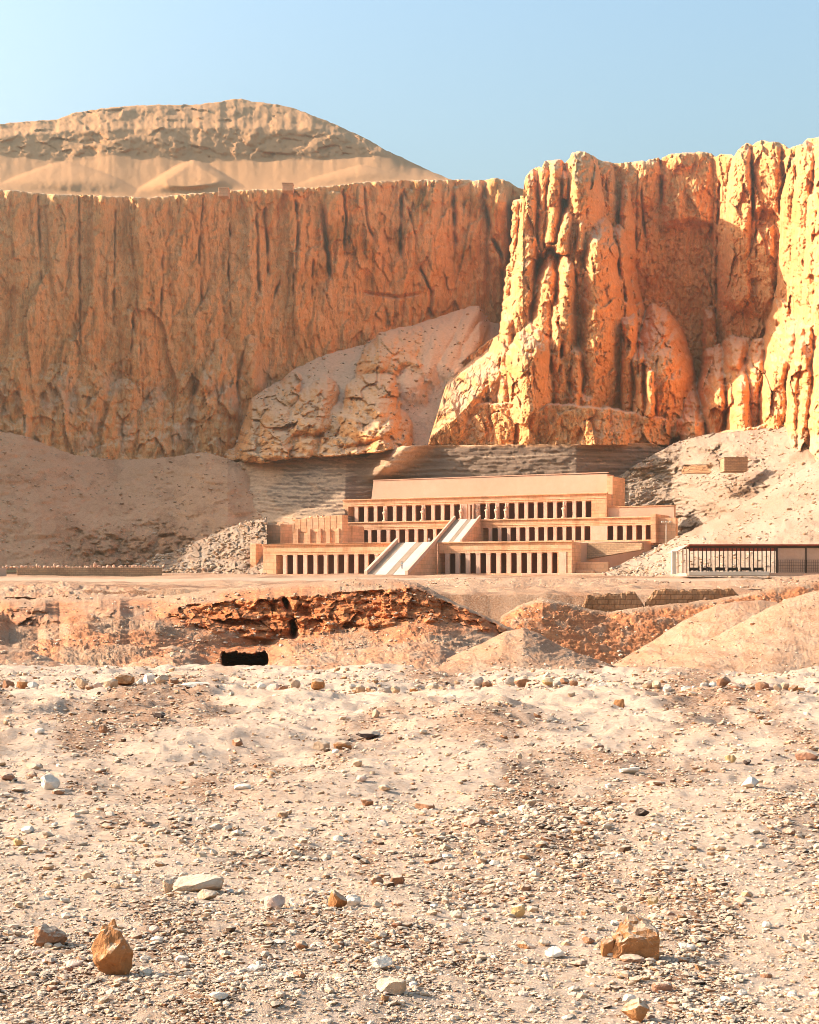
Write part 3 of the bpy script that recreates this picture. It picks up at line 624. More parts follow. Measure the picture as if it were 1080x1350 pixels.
def e1_d(PX, PY, s):
    tp = e1_top(PX); a, b = e1_ab(PX)
    D = np.where(PY < a, 97-(PY-tp)/np.maximum(a-tp, .5)*10, np.where(PY < b, 87-(PY-a)/(b-a)*3.5, 83.5-np.clip((PY-b)/np.maximum(888-b, 1), 0, 1)**1.15*14.5))
    cut = sstep(a-1, a+2, PY)*(1-sstep(b-4, b+4, PY))
    D = D + cut*(0.1 - facets(PX, PY, 30, 22, 0.7, 183) - facets(PX, PY, 9, 8, 0.3, 187) - 0.5*fbm(PX*0.03, PY*0.08, 5, 184))
    D = D - 0.8*np.exp(-((PY-poly((180,826),(260,822),(320,834),(360,850))(PX))/9)**2)*sstep(185, 230, PX)*(1-sstep(290, 350, PX))
    D = D + cracks(PX, PY, [(4.0,5,[(375,790),(378,800),(386,815),(387,843)])])
    wob = 1.4*fbm(PX*0.12, PY*0.12, 3, 190)
    cave = sstep(291, 294, PX+wob)*(1-sstep(350, 354, PX+wob*2))*sstep(860.5, 863, PY+wob*1.6)*(1-sstep(880, 883, PY+wob))
    sur = np.exp(-((PX-308)/66)**4-((PY-866)/22)**4)
    return D + sur*3 + cave*10
def e1_z(X, Y, PX, PY, s):
    tp = e1_top(PX); a, b = e1_ab(PX); cave = np.exp(-((PX-322)/40)**4-((PY-871)/15)**4)
    low = sstep(b-2, b+10, PY)*(1-sstep(872, 890, PY))*(1-cave); top = sstep(0, 6, PY-tp)*(1-sstep(a-4, a+1, PY))
    rill = np.abs(fbm((PX+0.6*PY)*0.02, PY*0.07, 4, 186))
    return low*(0.26*fbm(PX*0.012, PY*0.06, 4, 185) - 0.14*rill + facets(PX, PY, 16, 3.2, 0.05, 188) + facets(PX, PY, 6, 1.6, 0.03, 191) + facets(PX, PY, 3.5, 1.2, 0.025, 194)) + top*(0.08*fbm(PX*0.015, PY*0.3, 4, 195) + facets(PX, PY, 9, 1.4, 0.025, 196))
def e1_m(PX, PY, s):
    tp = e1_top(PX); a, b = e1_ab(PX); fr = fbm(PX*0.08, PY*0.12, 4, 192)
    red = sstep(a-1, a+3, PY+3*fr)*(1-sstep(b-8, b+5, PY+7*fr))*(0.35+0.65*sstep(190, 260, PX))
    red = np.maximum(red, 0.6*sstep(-0.4, 0.3, fbm(PX*0.012, PY*0.03, 4, 197))*sstep(0, 8, PY-tp))
    red = np.maximum(red, 0.55*sstep(215, 260, PX)*(1-sstep(420, 470, PX))*sstep(b-4, b+4, PY)*(1-sstep(858, 884, PY))*sstep(-0.35, 0.25, fr))
    sur = np.exp(-((PX-305)/68)**4-((PY-864)/23)**4)*sstep(-0.5, 0.1, fr+0.2)
    return (0.7*sstep(-0.1, 0.5, fbm(PX*0.035, PY*0.07, 5, 193))*sstep(2, 10, PY-tp), np.clip(np.maximum(red, 0.85*sur), 0, 1), 0*PX)
o = sheet('terrain', -260, 790, 1.0, e1_top, lambda x: 0*x+895, 170, e1_d, M['bank'], e1_m, back=((5,-0.2),(14,-3)), dz=e1_z, jag=1.4, seed=21)
tag(o, 'eroded bank with a dark red rock cut and a low tomb opening', 'embankment', kind='structure')

def mound(label, x0, x1, crest, foot, dc, df, seed, red=0.0, rough=0.6, step=1.3, rows=60, p=0.9, redf=None):
    def d(PX, PY, s):
        tp = crest(PX); fb = foot(PX); k = np.clip((PY-tp)/np.maximum(fb-tp, 1.5), 0, 1)
        D = dc(PX) + (df(PX)-dc(PX))*k**p
        return D
    def dz(X, Y, PX, PY, SS):
        return rough*sstep(0, 0.08, SS)*(0.16*fbm(PX*0.016, PY*0.07, 5, seed) - 0.10*np.abs(fbm(PX*0.02+PY*0.015, PY*0.06, 3, seed+2)) + facets(PX, PY, 10, 2.4, 0.05, seed+1) + facets(PX, PY, 4, 1.3, 0.04, seed+4))*Y/80
    def m(PX, PY, s):
        n = fbm(PX*0.05, PY*0.08, 4, seed+3)
        r = red*sstep(-0.4, 0.4, n) if redf is None else redf(PX, PY, n)
        return (0.5*sstep(0.0, 0.6, fbm(PX*0.04, PY*0.09, 4, seed+5)), r, 0.3*sstep(0.1, 0.6, -n))
    o = sheet('terrain', x0, x1, step, crest, foot, rows, d, M['bank'], m, back=((1.5,-0.3),(8,-3)), dz=dz, jag=1.0, seed=seed)
    return tag(o, label, 'mound', kind='structure')
C = lambda v: (lambda x: 0*x + v)
mound('brown rubble bank across the quarry hollow', 660, 1260, poly((660,812),(690,796),(715,788),(740,793),(770,801),(800,807),(840,801),(880,797),(940,790),(980,784),(1020,774),(1080,766),(1260,756)), C(890),
      C(123), poly((660,116),(800,117),(1260,118)), 201, rough=1.6, rows=110, p=0.7,
      redf=lambda PX, PY, n: 0.85*sstep(2, 7, PY-poly((660,812),(690,796),(715,788),(770,801),(800,807),(840,801),(880,797),(940,790),(980,784),(1020,774),(1080,766),(1260,756))(PX)+3*n)*(0.55+0.3*sstep(-0.7, 0.1, n)))
mound('pale low mound in front of the red cut', 520, 830, poly((520,886),(580,872),(612,858),(640,846),(665,833),(690,828),(712,836),(735,850),(765,862),(800,874),(830,886)), C(892), C(68), (lambda x: 56 + 3*fbm(x*0.006, x*0, 2, 331)), 211, red=0.15)
mound('reddish rubble spill at the foot of the bank left of the tomb opening', 60, 310, poly((60,886),(110,876),(160,866),(200,856),(228,851),(250,857),(270,869),(284,880),(310,890)), C(891), C(78), C(64), 261, red=0.35, rough=0.9)
mound('low pale spoil heap right of the tomb opening', 330, 640, poly((330,888),(356,878),(372,868),(400,862),(450,858),(500,852),(540,846),(580,850),(610,866),(640,886)), C(892), C(76), (lambda x: 58 + 3*fbm(x*0.006, x*0, 2, 331)), 271, red=0.3, rough=0.8)
mound('low rounded earth mound at the left edge of the bank', -200, 130, poly((-200,850),(-60,846),(0,850),(40,858),(80,872),(110,882),(130,889)), C(893), C(74), (lambda x: 57 + 3*fbm(x*0.006, x*0, 2, 331)), 281, red=0.3, rough=0.7)
mound('tan conical mound at the edge of the quarry hollow', 800, 1100, poly((800,880),(838,858),(860,845),(880,832),(900,819),(920,808),(945,798),(970,793),(1000,791),(1030,795),(1060,806),(1100,830)), C(886), C(86), C(70), 221, red=0.12)
mound('large pale gravel mound at the right edge', 800, 1280, poly((800,888),(840,880),(880,868),(920,850),(950,836),(975,822),(1000,808),(1020,798),(1040,789),(1060,783),(1080,778),(1140,758),(1280,730)), C(892), C(72), (lambda x: 56 + 3*fbm(x*0.006, x*0, 2, 331)), 231, red=0.05, rough=0.5)
mound('grey gravelly road edge in front of the temple', 560, 1260, poly((560,766),(600,763),(680,762),(760,763),(840,764),(900,768),(1000,764),(1080,757),(1260,752)), poly((560,780),(700,784),(800,782),(900,781),(1000,776),(1260,770)), C(168), C(140), 241, rough=0.35, rows=40)
mound('low brown rubble heap beside the forecourt road', -120, 240, poly((-120,775),(0,772),(40,770),(70,769),(82,766),(96,768),(110,772),(150,773),(190,775),(240,779)), C(787), C(140), C(118), 251, red=0.25, rough=0.8, rows=36)

# ------------------------------------------------------------------ the temple
TA = R(26); CA, SA = math.cos(TA), math.sin(TA); TX, TY = 1.7, 345.0
def ts(px, t):
    k = (px-540)/FPX; return (k*(TY+CA*t)-TX-SA*t)/(CA+k*SA)
def tD(s, t): return TY - SA*s + CA*t
def tz(py, s, t): return CAMZ + (HOR-py)/FPX*tD(s, t)
Z0 = CAMZ
temple = empty('temple', (TX, TY, 0), -TA, label='terraced ancient temple with three pillared porticos and a central ramp below the cliffs', cat='temple')
def portico(t, px0, px1, opens, wpx, zf, zp, zc, depth, cornice=0.35, zbase=None):
    """opens: pixel centres of the openings; pillars stand between them"""
    s0, s1 = ts(px0, t), ts(px1, t)
    c = [ts(p, t) for p in opens]; hw = [0.5*(ts(p+wpx/2, t)-ts(p-wpx/2, t)) for p in opens]
    zb = zf-0.5 if zbase is None else zbase
    m = MB()
    m.box(s0, c[0]-hw[0], t, t+depth, zf, zp); m.box(c[-1]+hw[-1], s1, t, t+depth, zf, zp)          # end blocks
    m.box(s0, s1, t, t+depth+0.6, zp, zc)                                                              # architrave and roof
    m.box(s0-0.05, s1+0.05, t-0.55, t+depth+0.62, zb, zf)                                              # plinth
    part = m.build('portico', M['temple'], temple, 0.03)
    MB().box(s0-0.15, s1+0.15, t-cornice, t+0.9, zc-0.02, zc+0.32).box(s0-0.04, s1+0.04, t-0.10, t-0.002, zp+0.55, zp+0.75).build('cornice', M['temple'], part, 0.04)
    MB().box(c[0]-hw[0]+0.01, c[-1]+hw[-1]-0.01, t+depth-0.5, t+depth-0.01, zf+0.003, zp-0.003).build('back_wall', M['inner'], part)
    for i in range(len(c)-1):
        a, b = c[i]+hw[i], c[i+1]-hw[i+1]
        if b-a > 0.15:
            q = MB(); q.box(a+0.03, b-0.03, t+0.08, t+0.60, zf+0.003, zp-0.28); q.box(a-0.04, b+0.04, t+0.03, t+0.65, zp-0.28, zp-0.003)
            q.build('pillar', M['pillar'], part, 0.03)
    return part, c, hw, s0, s1
LZF, LZP, LZC = Z0+2.35, Z0+6.9, Z0+9.15
lo_l = portico(0, 347, 519, [368.5+13.45*i for i in range(11)], 8.4, LZF, LZP, LZC, 6.0, zbase=Z0+1.2)
lo_r = portico(0, 577, 754, [582.8+13.5*i for i in range(12)], 7.6, LZF, LZP, LZC, 6.0, zbase=Z0+1.2)
MZF, MZP, MZC = Z0+10.9, Z0+14.5, Z0+16.35
T2, T3, T4 = 50.0, 57.0, 65.0
mi_l = portico(T2, 451, 598, [456.3+12.28*i for i in range(11)], 7.9, MZF, MZP, MZC, 4.5, zbase=Z0+9.6)
mi_r = portico(T2, 634, 862, [640+12.22*i for i in range(12)] + [804.7+12.6*i for i in range(5)], 7.7, MZF, MZP, MZC, 4.5, zbase=Z0+9.6)
UZF, UZP, UZC = Z0+17.0, Z0+21.25, Z0+22.95
up = portico(T3, 452.5, 800, [463.3+12.63*i for i in range(12)] + [620.0] + [636.4+12.69*i for i in range(12)], 7.9, UZF, UZP, UZC, 7.0, zbase=Z0+16.3)
# terrace decks, walls between the levels
m = MB()
sL, sR = ts(347, 0), ts(754, 0)
m.add([(sL,6.0,LZC-0.1),(sR,6.0,LZC-0.1),(ts(860,T2),T2-0.56,MZF-0.35),(ts(452,T2),T2-0.56,MZF-0.35),(sL,6.0,Z0+1),(sR,6.0,Z0+1),(ts(860,T2),T2-0.56,Z0+1),(ts(452,T2),T2-0.56,Z0+1)],
      [(0,1,2,3),(4,7,6,5),(0,4,5,1),(1,5,6,2),(2,6,7,3),(3,7,4,0)])
m.build('terrace', M['plaster'], temple)
MB().box(lo_l[3], ts(524,0), -0.5, -0.1, LZC+0.32, LZC+0.42).build('parapet', M['temple'], temple)
m = MB(); m.box(ts(452,T2), ts(860,T2), T2+4.6, T3-0.6, Z0+10, UZF-0.45); m.build('terrace', M['plaster'], temple)
# great plain wall above the upper portico
m = MB(); a, b = ts(489, T4), ts(801, T4)
m.prism([(a,T4,UZC-0.6),(b,T4,UZC-0.6),(b,T4+6,UZC-0.6),(a,T4+6,UZC-0.6)], [(a+0.5,T4+0.7,Z0+28.9),(b-0.2,T4+0.7,Z0+28.6),(b-0.2,T4+6,Z0+28.6),(a+0.5,T4+6,Z0+28.9)], 0)
tp = m.build('upper_wall', M['plaster'], temple, 0.05)
MB().box(a+0.4, b-0.1, T4+0.55, T4+1.6, Z0+28.87, Z0+29.1).build('coping', M['plaster'], tp)
MB().box(ts(800,T4-4)+0.02, ts(808,T4-4), T4-4, T4+6, Z0+20, Z0+27.6).build('side_wall', M['temple'], temple, 0.05)
# plain wall right of the upper portico, with the return wall in front of it
m = MB(); m.box(ts(800,T3+1)+0.05, ts(889,T3+1), T3+1, T3+2.4, Z0+13, tz(665, 60, T3+1)); wl = m.build('court_wall', M['plaster'], temple, 0.05)
MB().box(ts(800,T3+1)+0.05, ts(889,T3+1)+0.1, T3+0.85, T3+2.55, tz(665, 60, T3+1), tz(665, 60, T3+1)+0.25).build('coping', M['temple'], wl)
m = MB(); a = ts(858, T2-3); m.box(a, a+1.3, T2-3, T2+9, Z0+10, tz(676, 62, T2)); m.box(a+1.3, a+5.8, T2-1.2, T2+0.4, Z0+10, tz(681, 62, T2)); m.build('return_wall', M['temple'], temple, 0.06)
# ruined block left of the middle portico
TR = 34.0
m = MB(); a, b = ts(358, TR), ts(452, TR)
m.box(a, b, TR, TR+12, Z0+9.5, tz(692, -35, TR)); n = 12
xs = np.linspace(a, b, n+1)
for i in range(n):
    top = tz(690-1.0*i+ (3.0 if i in (2,3) else 0) - 2.2*random.random(), xs[i], TR) - (1.2 if i == 0 else 0)
    m.box(xs[i]+0.02, xs[i+1]-0.02, TR-0.12, TR+3.0, tz(703, -35, TR)+0.4, top)
for p in (364, 378, 392, 408, 422, 434, 446):
    s = ts(p, TR); m.box(s-0.55, s+0.55, TR-0.5, TR+0.2, Z0+9.6, tz(697, s, TR))
rw = m.build('ruined_wall', M['temple'], temple, 0.08)
m = MB(); m.box(ts(349,20), ts(370,20), 20, 26, Z0+6, tz(690, -39, 20)); m.box(ts(344,8), ts(352,8), 3, 20, Z0+1, tz(717, -41, 8)); m.build('side_wall', M['temple'], temple, 0.1)
def rockV(seed, n=2, sub=2, cuts=9, rough=0.08, box=0.0):
    import bmesh
    r = np.random.default_rng(seed); bm = bmesh.new(); bmesh.ops.create_icosphere(bm, subdivisions=sub, radius=1.0)
    V = np.array([v.co[:] for v in bm.verts]); F = np.array([[v.index for v in f.verts] for f in bm.faces]); bm.free()
    if box:
        V = V/np.maximum(np.abs(V).max(1, keepdims=True)*box + (1-box), 1e-3)
    for _ in range(cuts):
        d = r.normal(size=3); d /= np.linalg.norm(d); h = r.uniform(0.55, 0.85)
        k = V@d; V = V - np.where(k > h, k-h, 0)[:,None]*d
    if rough:
        V = V*(1 + rough*np.array([mnoise.noise(Vector(v*2.3)+Vector((seed*3.1, 0, 0))) + 0.5*mnoise.noise(Vector(v*6)+Vector((seed*1.7, 5, 0))) for v in V])[:,None])
    lo, hi = V.min(0), V.max(0)
    V = (V-(lo+hi)/2)/((hi-lo)/2)
    return V, F
# broken masonry on the ruined block
for i in range(10):
    V, F = rockV(300+i, sub=1, cuts=5, box=0.6); h = random.uniform(0.5, 1.3)
    s = a + (b-a)*(0.3+0.68*i/9); V = V*np.array([random.uniform(.5,1.0), .6, h/2]); V[:,2] += tz(683.5, s, TR)+h/2-0.25-(0.4 if i < 3 else 0); V[:,0] += s; V[:,1] += TR+1.5
    o = tri_mesh('fallen_block', V, F, M['temple'], rw)
# ramps
def ramp(name, pxl0, pxr0, t0, z0, pxl1, pxr1, t1, z1):
    l0, r0, l1, r1 = ts(pxl0, t0), ts(pxr0, t0), ts(pxl1, t1), ts(pxr1, t1)
    wq = lambda f, t: (l0+(r0-l0)*f) if t == 0 else (l1+(r1-l1)*f)
    def strip(f0, f1, h, zlow=None):
        A = [(wq(f0,0),t0,z0+h),(wq(f1,0),t0,z0+h),(wq(f1,1),t1,z1+h),(wq(f0,1),t1,z1+h)]
        B = [(x,y,zz) for x,y,zz in [(A[0][0],t0,zlow),(A[1][0],t0,zlow),(A[2][0],t1,zlow),(A[3][0],t1,zlow)]]
        m = MB(); m.prism(B, A, 0); return m
    body = strip(0, 1, 0, z0-1.5).build(name, M['temple'], temple)
    def slab(f0, f1, h0, h1):
        m = MB(); A = lambda h: [(wq(f0,0),t0-0.02,z0+h),(wq(f1,0),t0-0.02,z0+h),(wq(f1,1),t1,z1+h),(wq(f0,1),t1,z1+h)]
        m.prism(A(h0), A(h1), 0); return m
    for f0, f1 in ((0.0, 0.07), (0.93, 1.0)): slab(f0, f1, 0.003, 1.0).build('balustrade', M['pillar'], body, 0.05)
    for f0, f1 in ((0.24, 0.50), (0.66, 0.925)): slab(f0, f1, 0.003, 0.10).build('paved_lane', M['lane'], body)
    for f0, f1 in ((0.075, 0.235), (0.505, 0.655)):
        m = MB(); n = 36
        for i in range(n):
            q0, q1 = i/n, (i+1)/n; zz = z0+(z1-z0)*q1; y0 = t0+(t1-t0)*q0; y1 = t0+(t1-t0)*q1
            xa = (l0+(r0-l0)*f0)*(1-q0)+(l1+(r1-l1)*f0)*q0; xb = (l0+(r0-l0)*f1)*(1-q0)+(l1+(r1-l1)*f1)*q0
            m.box(xa, xb, y0, y1-0.002, z0+(z1-z0)*q0-0.3, zz)
        m.build('stair', M['step'], body)
    return body
ramp('ramp', 480, 538, -20, Z0+1.9, 521.5, 576.5, 0, LZC+0.3)
ramp('ramp', 571.5, 609, T2-19, Z0+10.0, 598.5, 634, T2, UZF-0.2)
# door frame and statues of the upper portico
s = ts(620, T3)
m = MB(); m.box(s-0.15, s+0.35, T3-0.9, T3+0.4, UZF, UZP-0.35); m.box(s+0.9, s+1.35, T3-0.9, T3+0.4, UZF, UZP-0.35); m.box(s-0.3, s+1.5, T3-0.95, T3+0.45, UZP-0.349, UZP-0.02)
m.build('door_frame', M['plaster'], up[0], 0.03)
def statue(px):
    s = ts(px, T3); m = MB()
    m.box(s-0.6, s+0.6, T3-0.52, T3+0.05, UZF+0.002, UZF+0.3)
    m.lathe((s, T3-0.22, UZF+0.3), [(0.42,0),(0.36,0.25),(0.42,0.9),(0.5,1.6),(0.62,2.05),(0.6,2.3),(0.25,2.45),(0.2,2.55),(0.34,2.65),(0.36,2.95),(0.26,3.2),(0.24,3.3),(0.17,3.7),(0.05,3.85)], 10, 0.6)
    for d in (-1, 1): m.tube((s+d*0.55, T3-0.35, UZF+2.4), (s-d*0.12, T3-0.62, UZF+2.0), 0.16, 0.12, 6)
    m.build('statue', M['pillar'], up[0], 0, True)
for px in (507.5, 557.8, 608.4, 629.6, 642.4, 655, 667.6, 744): statue(px)
# right end pier and its weathered relief, lower terrace
m = MB(); m.box(ts(737,0), ts(747,0), -0.12, -0.002, LZF+0.1, LZP+0.1); m.build('relief_panel', M['pillar'], lo_r[0], 0.02)
# retaining walls right of the lower portico (walls of their own)
def at_temple(mb, name, mat, bevel, **k):
    o = mb.build(name, M[mat], None, bevel); o.location = (TX, TY, 0); o.rotation_euler.z = -TA; return tag(o, **k)
t = 9.0; a, b = ts(754.5, t)+0.05, ts(846, t)
m = MB(); m.add([(a,t,Z0+5),(b,t,Z0+7.5),(b,t+2,Z0+7.5),(a,t+2,Z0+5),(a,t+0.5,tz(714.5,40,t)),(b,t+0.5,tz(716,50,t)),(b,t+2,tz(716,50,t)),(a,t+2,tz(714.5,40,t))],[(0,3,2,1),(4,5,6,7),(0,1,5,4),(1,2,6,5),(2,3,7,6),(3,0,4,7)])
at_temple(m, 'retaining_wall', 'court', 0.08, label='brown masonry retaining wall right of the lower portico', cat='wall')
t = 3.0; a, b = ts(755, t), ts(802, t)
m = MB(); m.box(a, b, t, t+1.2, Z0+1.3, tz(741, 40, t)); m.box(a+1, b-3, t-1.0, t, Z0+1.3, tz(752, 40, t))
at_temple(m, 'retaining_wall', 'temple', 0.08, label='low pale stepped wall at the foot of the brown retaining wall', cat='wall')
m = MB(); a, b = ts(690, -3), ts(800, -3); m.box(a, b, -4.2, -3, Z0+1.0, tz(757, 35, -3)+0.2)
at_temple(m, 'forecourt_wall', 'plaster', 0.08, label='long low kerb-like wall in front of the right lower portico', cat='wall')

# ------------------------------------------------------------------ left court wall
def wallpx(name, px0, px1, D0, D1, yt0, yt1, yb, thick, mat, bevel=0.1, **k):
    a, b = PT(px0, yb, D0), PT(px1, yb, D1); za, zb = PT(px0, yt0, D0)[2], PT(px1, yt1, D1)[2]
    n = Vector((-(b[1]-a[1]), b[0]-a[0], 0)).normalized()
    if n.y < 0: n = -n
    c = lambda p, z, q: (p[0]+n.x*q, p[1]+n.y*q, z)
    m = MB(); m.prism([c(a,a[2],0), c(b,b[2],0), c(b,b[2],thick), c(a,a[2],thick)], [c(a,za,0.15), c(b,zb,0.15), c(b,zb,thick), c(a,za,thick)], 0)
    return tag(m.build(name, M[mat], None, bevel), **k)
def rough_wall(name, px0, px1, D0, D1, yt0, yt1, yb, thick, mat, **k):
    n = int((px1-px0)*1.2); f = np.linspace(0, 1, n); px = px0+(px1-px0)*f; D = D0+(D1-D0)*f
    yt = yt0+(yt1-yt0)*f + 1.6*fbm(px*0.07, px*0, 4, 311) + 1.0*(vor(px/7, px*0, 312)[2]-0.5)*2
    yt = yb + (yt-yb)*np.clip(np.minimum(f/0.12+0.3, (1-f)/0.2+0.25), 0, 1)
    pr = [(0,0),(0,.15),(0.02,.3),(0.03,.45),(0.05,.6),(0.08,.75),(0.12,.9),(0.3,1.0),(0.7,1.0),(0.95,.9),(1,.5),(1,0)]
    X = []; Y = []; Z = []
    for d, h in pr:
        py = yb+(yt-yb)*h; DD = D+d*thick; x, _, z = PT(px, py, D); nz = 0.12*thick*fbm(px*0.16+d*3, px*0+h*4, 4, 313)+ 0.12*thick*(vor(px/5, px*0+h*3.2, 314)[2]-0.5)
        X.append(x + (DD-D)*0.0); Y.append(DD+nz*(0.15 < h)); Z.append(z)
    return tag(grid_mesh(name, np.array(X), np.array(Y), np.array(Z), M[mat], None, False), **k)
wallpx('court_wall', 22, 214, 300, 306, 748.5, 748, 763, 7.0, 'court', label='long brown court wall left of the temple with a pale flat top', cat='wall')
wallpx('court_wall', -60, 9, 286, 292, 749, 748.5, 764, 6.0, 'plaster', label='pale wall end at the left edge beside the court', cat='wall')
blk = None
for i in range(44):
    px = 4+ i*4.9 + random.uniform(-1.5, 1.5); D = 312+random.uniform(-2, 3)
    hp = random.uniform(2.0, 5.0)*(1.7 if i in (9, 10, 14, 25, 26) else 1); wp = random.uniform(2.5, 6)
    V, F = rockV(400+i, sub=1, cuts=5, box=0.7)
    V = V*np.array([wp/2, wp/2.4, hp/2])/FPX*D
    x, y, z = PT(px, 748.0, D)
    o = tri_mesh('masonry_block', V, F, M['plaster']); o.location = (x, y, z + hp/2/FPX*D - 0.15); o.rotation_euler.z = random.uniform(-.4, .4)
    tag(o, 'small broken masonry block in the row behind the left court wall', 'stone block', 'masonry blocks behind the left court wall')
rough_wall('field_wall', 768, 850, 123.7, 123.6, 786, 779, 806, 0.5, 'mud', label='low brown rubble wall beside the quarry hollow', cat='wall')
rough_wall('field_wall', 852, 985, 123.5, 123.7, 778, 776, 800, 0.5, 'mud', label='brown mud wall stretch below the rest pavilion', cat='wall')

# ------------------------------------------------------------------ huts and ruins on the slopes
def hut(px0, px1, yt, yb, D, depth, label, mat='court'):
    a, b = PT(px0, yb, D), PT(px1, yb, D); z1 = PT(px0, yt, D)[2]
    o = empty('stone_hut', ((a[0]+b[0])/2, D, a[2]), label=label, cat='hut'); hw = (b[0]-a[0])/2; h = z1-a[2]
    MB().box(-hw, hw, 0, depth, -0.8, h).build('wall', M[mat], o, 0.06)
    MB().box(-hw-0.12, hw+0.12, -0.12, depth+0.12, h+0.002, h+0.22).build('roof', M[mat], o, 0.03)
    return o
hut(955, 986, 603.5, 617, 372, 5, 'square brown brick hut standing on the pale hillside')
hut(372, 386, 241.5, 248, 520, 4, 'small stone hut on the cliff rim between two pale cones', 'temple')
hut(288, 301, 248, 255, 497, 4, 'tiny stone hut on the cliff rim below the central pale cone', 'temple')
rough_wall('field_wall', 900, 938, 378, 372, 613.5, 613, 624, 1.5, 'mud', label='short brown wall on the hillside left of the brick hut', cat='wall')

# ------------------------------------------------------------------ rest pavilion
DP = 252.0
pw = lambda px: (px-540)/FPX*DP
pzz = lambda py: CAMZ+(HOR-py)/FPX*DP
pav = empty('rest_pavilion', (pw(980), DP, pzz(756)), label='open rest pavilion with dark red roof and slender posts at the right edge', cat='pavilion')
def loc(px, py=None): return pw(px)-pav.location.x
lz = lambda py: pzz(py)-pav.location.z
MB().box(loc(906), loc(1135), -1.6, 7.5, lz(719.6), lz(717.8)).build('roof', M['paint'], pav, 0.03)
MB().box(loc(907), loc(1134), -0.84, -0.74, lz(726.5), lz(719.64)).build('fascia', M['paint'], pav)
MB().box(loc(908), loc(1133), -1.2, -0.9, lz(722.6), lz(719.62)).box(loc(908), loc(1133), 6.6, 6.9, lz(722.6), lz(719.62)).build('beam', M['darkwood'], pav)
m = MB(); m.prism([(loc(889),-1.4,lz(729)),(loc(906),-1.4,lz(719.8)),(loc(906),7.3,lz(719.8)),(loc(889),7.3,lz(729))], [(loc(889),-1.4,lz(728)),(loc(906),-1.4,lz(718.3)),(loc(906),7.3,lz(718.3)),(loc(889),7.3,lz(728))], 0); m.build('awning', M['panel'], pav)
for i in range(21):
    px = 908 + i*5.6
    MB().box(loc(px)-0.07, loc(px)+0.07, -1.0, -0.86, lz(755), lz(722.65)).build('post', M['darkwood'], pav)
for i, px in enumerate((892.5, 899, 904)):
    MB().box(loc(px)-0.09, loc(px)+0.09, -1.1, -0.92, lz(756), lz(727.5+ (0 if i == 0 else -3*i))).build('post', M['panel'], pav)
MB().box(loc(884), loc(889.5), -1.7, -1.1, lz(757), lz(728)).box(loc(883.5), loc(890), -1.75, -1.05, lz(728)+0.002, lz(727)).build('gate_pillar', M['white'], pav, 0.02)
MB().box(loc(1021.5), loc(1023.5), -1.1, -0.8, lz(756), lz(719.7)).box(loc(1060), loc(1061.5), -1.1, -0.8, lz(756), lz(719.7)).build('door_post', M['darkwood'], pav)
MB().box(loc(1023.6), loc(1059.9), -0.95, -0.8, lz(756), lz(722.7)).build('wall_panel', M['panel'], pav)
MB().box(loc(1061.6), loc(1134), -0.95, -0.8, lz(756), lz(722.7)).build('wall_panel', M['panel'], pav)
m = MB()
for i in range(30): m.box(loc(1024)+i*0.36, loc(1024)+i*0.36+0.04, -1.3, -1.26, lz(754), lz(738))
for j in range(5): m.box(loc(1024), loc(1110), -1.32, -1.28, lz(753-j*3.6), lz(753-j*3.6)+0.04)
m.build('netting', M['darkwood'], pav)
MB().box(loc(904), loc(1010), -2.4, -1.5, lz(759), lz(753.6)).build('low_wall', M['white'], pav, 0.03)
MB().box(loc(904), loc(1135), -1.45, 7.4, lz(759.5), lz(755.5)).build('floor', M['plaster'], pav)
for i in range(6):
    c = loc(918+i*17); m = MB(); m.box(c-0.85, c+0.85, 1.0, 1.5, 0.50, 0.58)
    m.box(c-0.85, c+0.85, 1.5, 1.56, 0.55, 1.0)
    for d in (-0.75, 0.75): m.box(c+d-0.05, c+d+0.05, 1.05, 1.45, 0.06, 0.50)
    o = m.build('bench', M['darkwood'], None, 0.01); o.location = pav.location
    tag(o, 'dark wooden bench in the row under the pavilion roof', 'bench', 'benches under the pavilion roof')
# lamp posts and poles
def lamp(px, yt, yb, D, label, arm=True):
    x, y, z = PT(px, yb, D); h = PT(px, yt, D)[2]-z
    o = empty('lamp_post', (x, y, z), label=label, cat='lamp post')
    MB().tube((0,0,-1.0), (0,0,h), 0.13, 0.08).build('pole', M['white'], o, 0, True)
    if arm:
        MB().box(-1.0, 1.0, -0.07, 0.07, h-0.12, h+0.02).build('crossbar', M['white'], o)
        for d in (-0.8, 0, 0.8): MB().box(d-0.25, d+0.25, -0.35, 0.1, h+0.03, h+0.32).build('floodlight', M['white'], o, 0.03)
    return o
lamp(878.5, 689, 711, 322, 'white floodlight post at the right end of the middle portico')
lamp(1035.5, 682, 698, 316, 'thin pole standing on the pinkish slope above the pavilion', False)

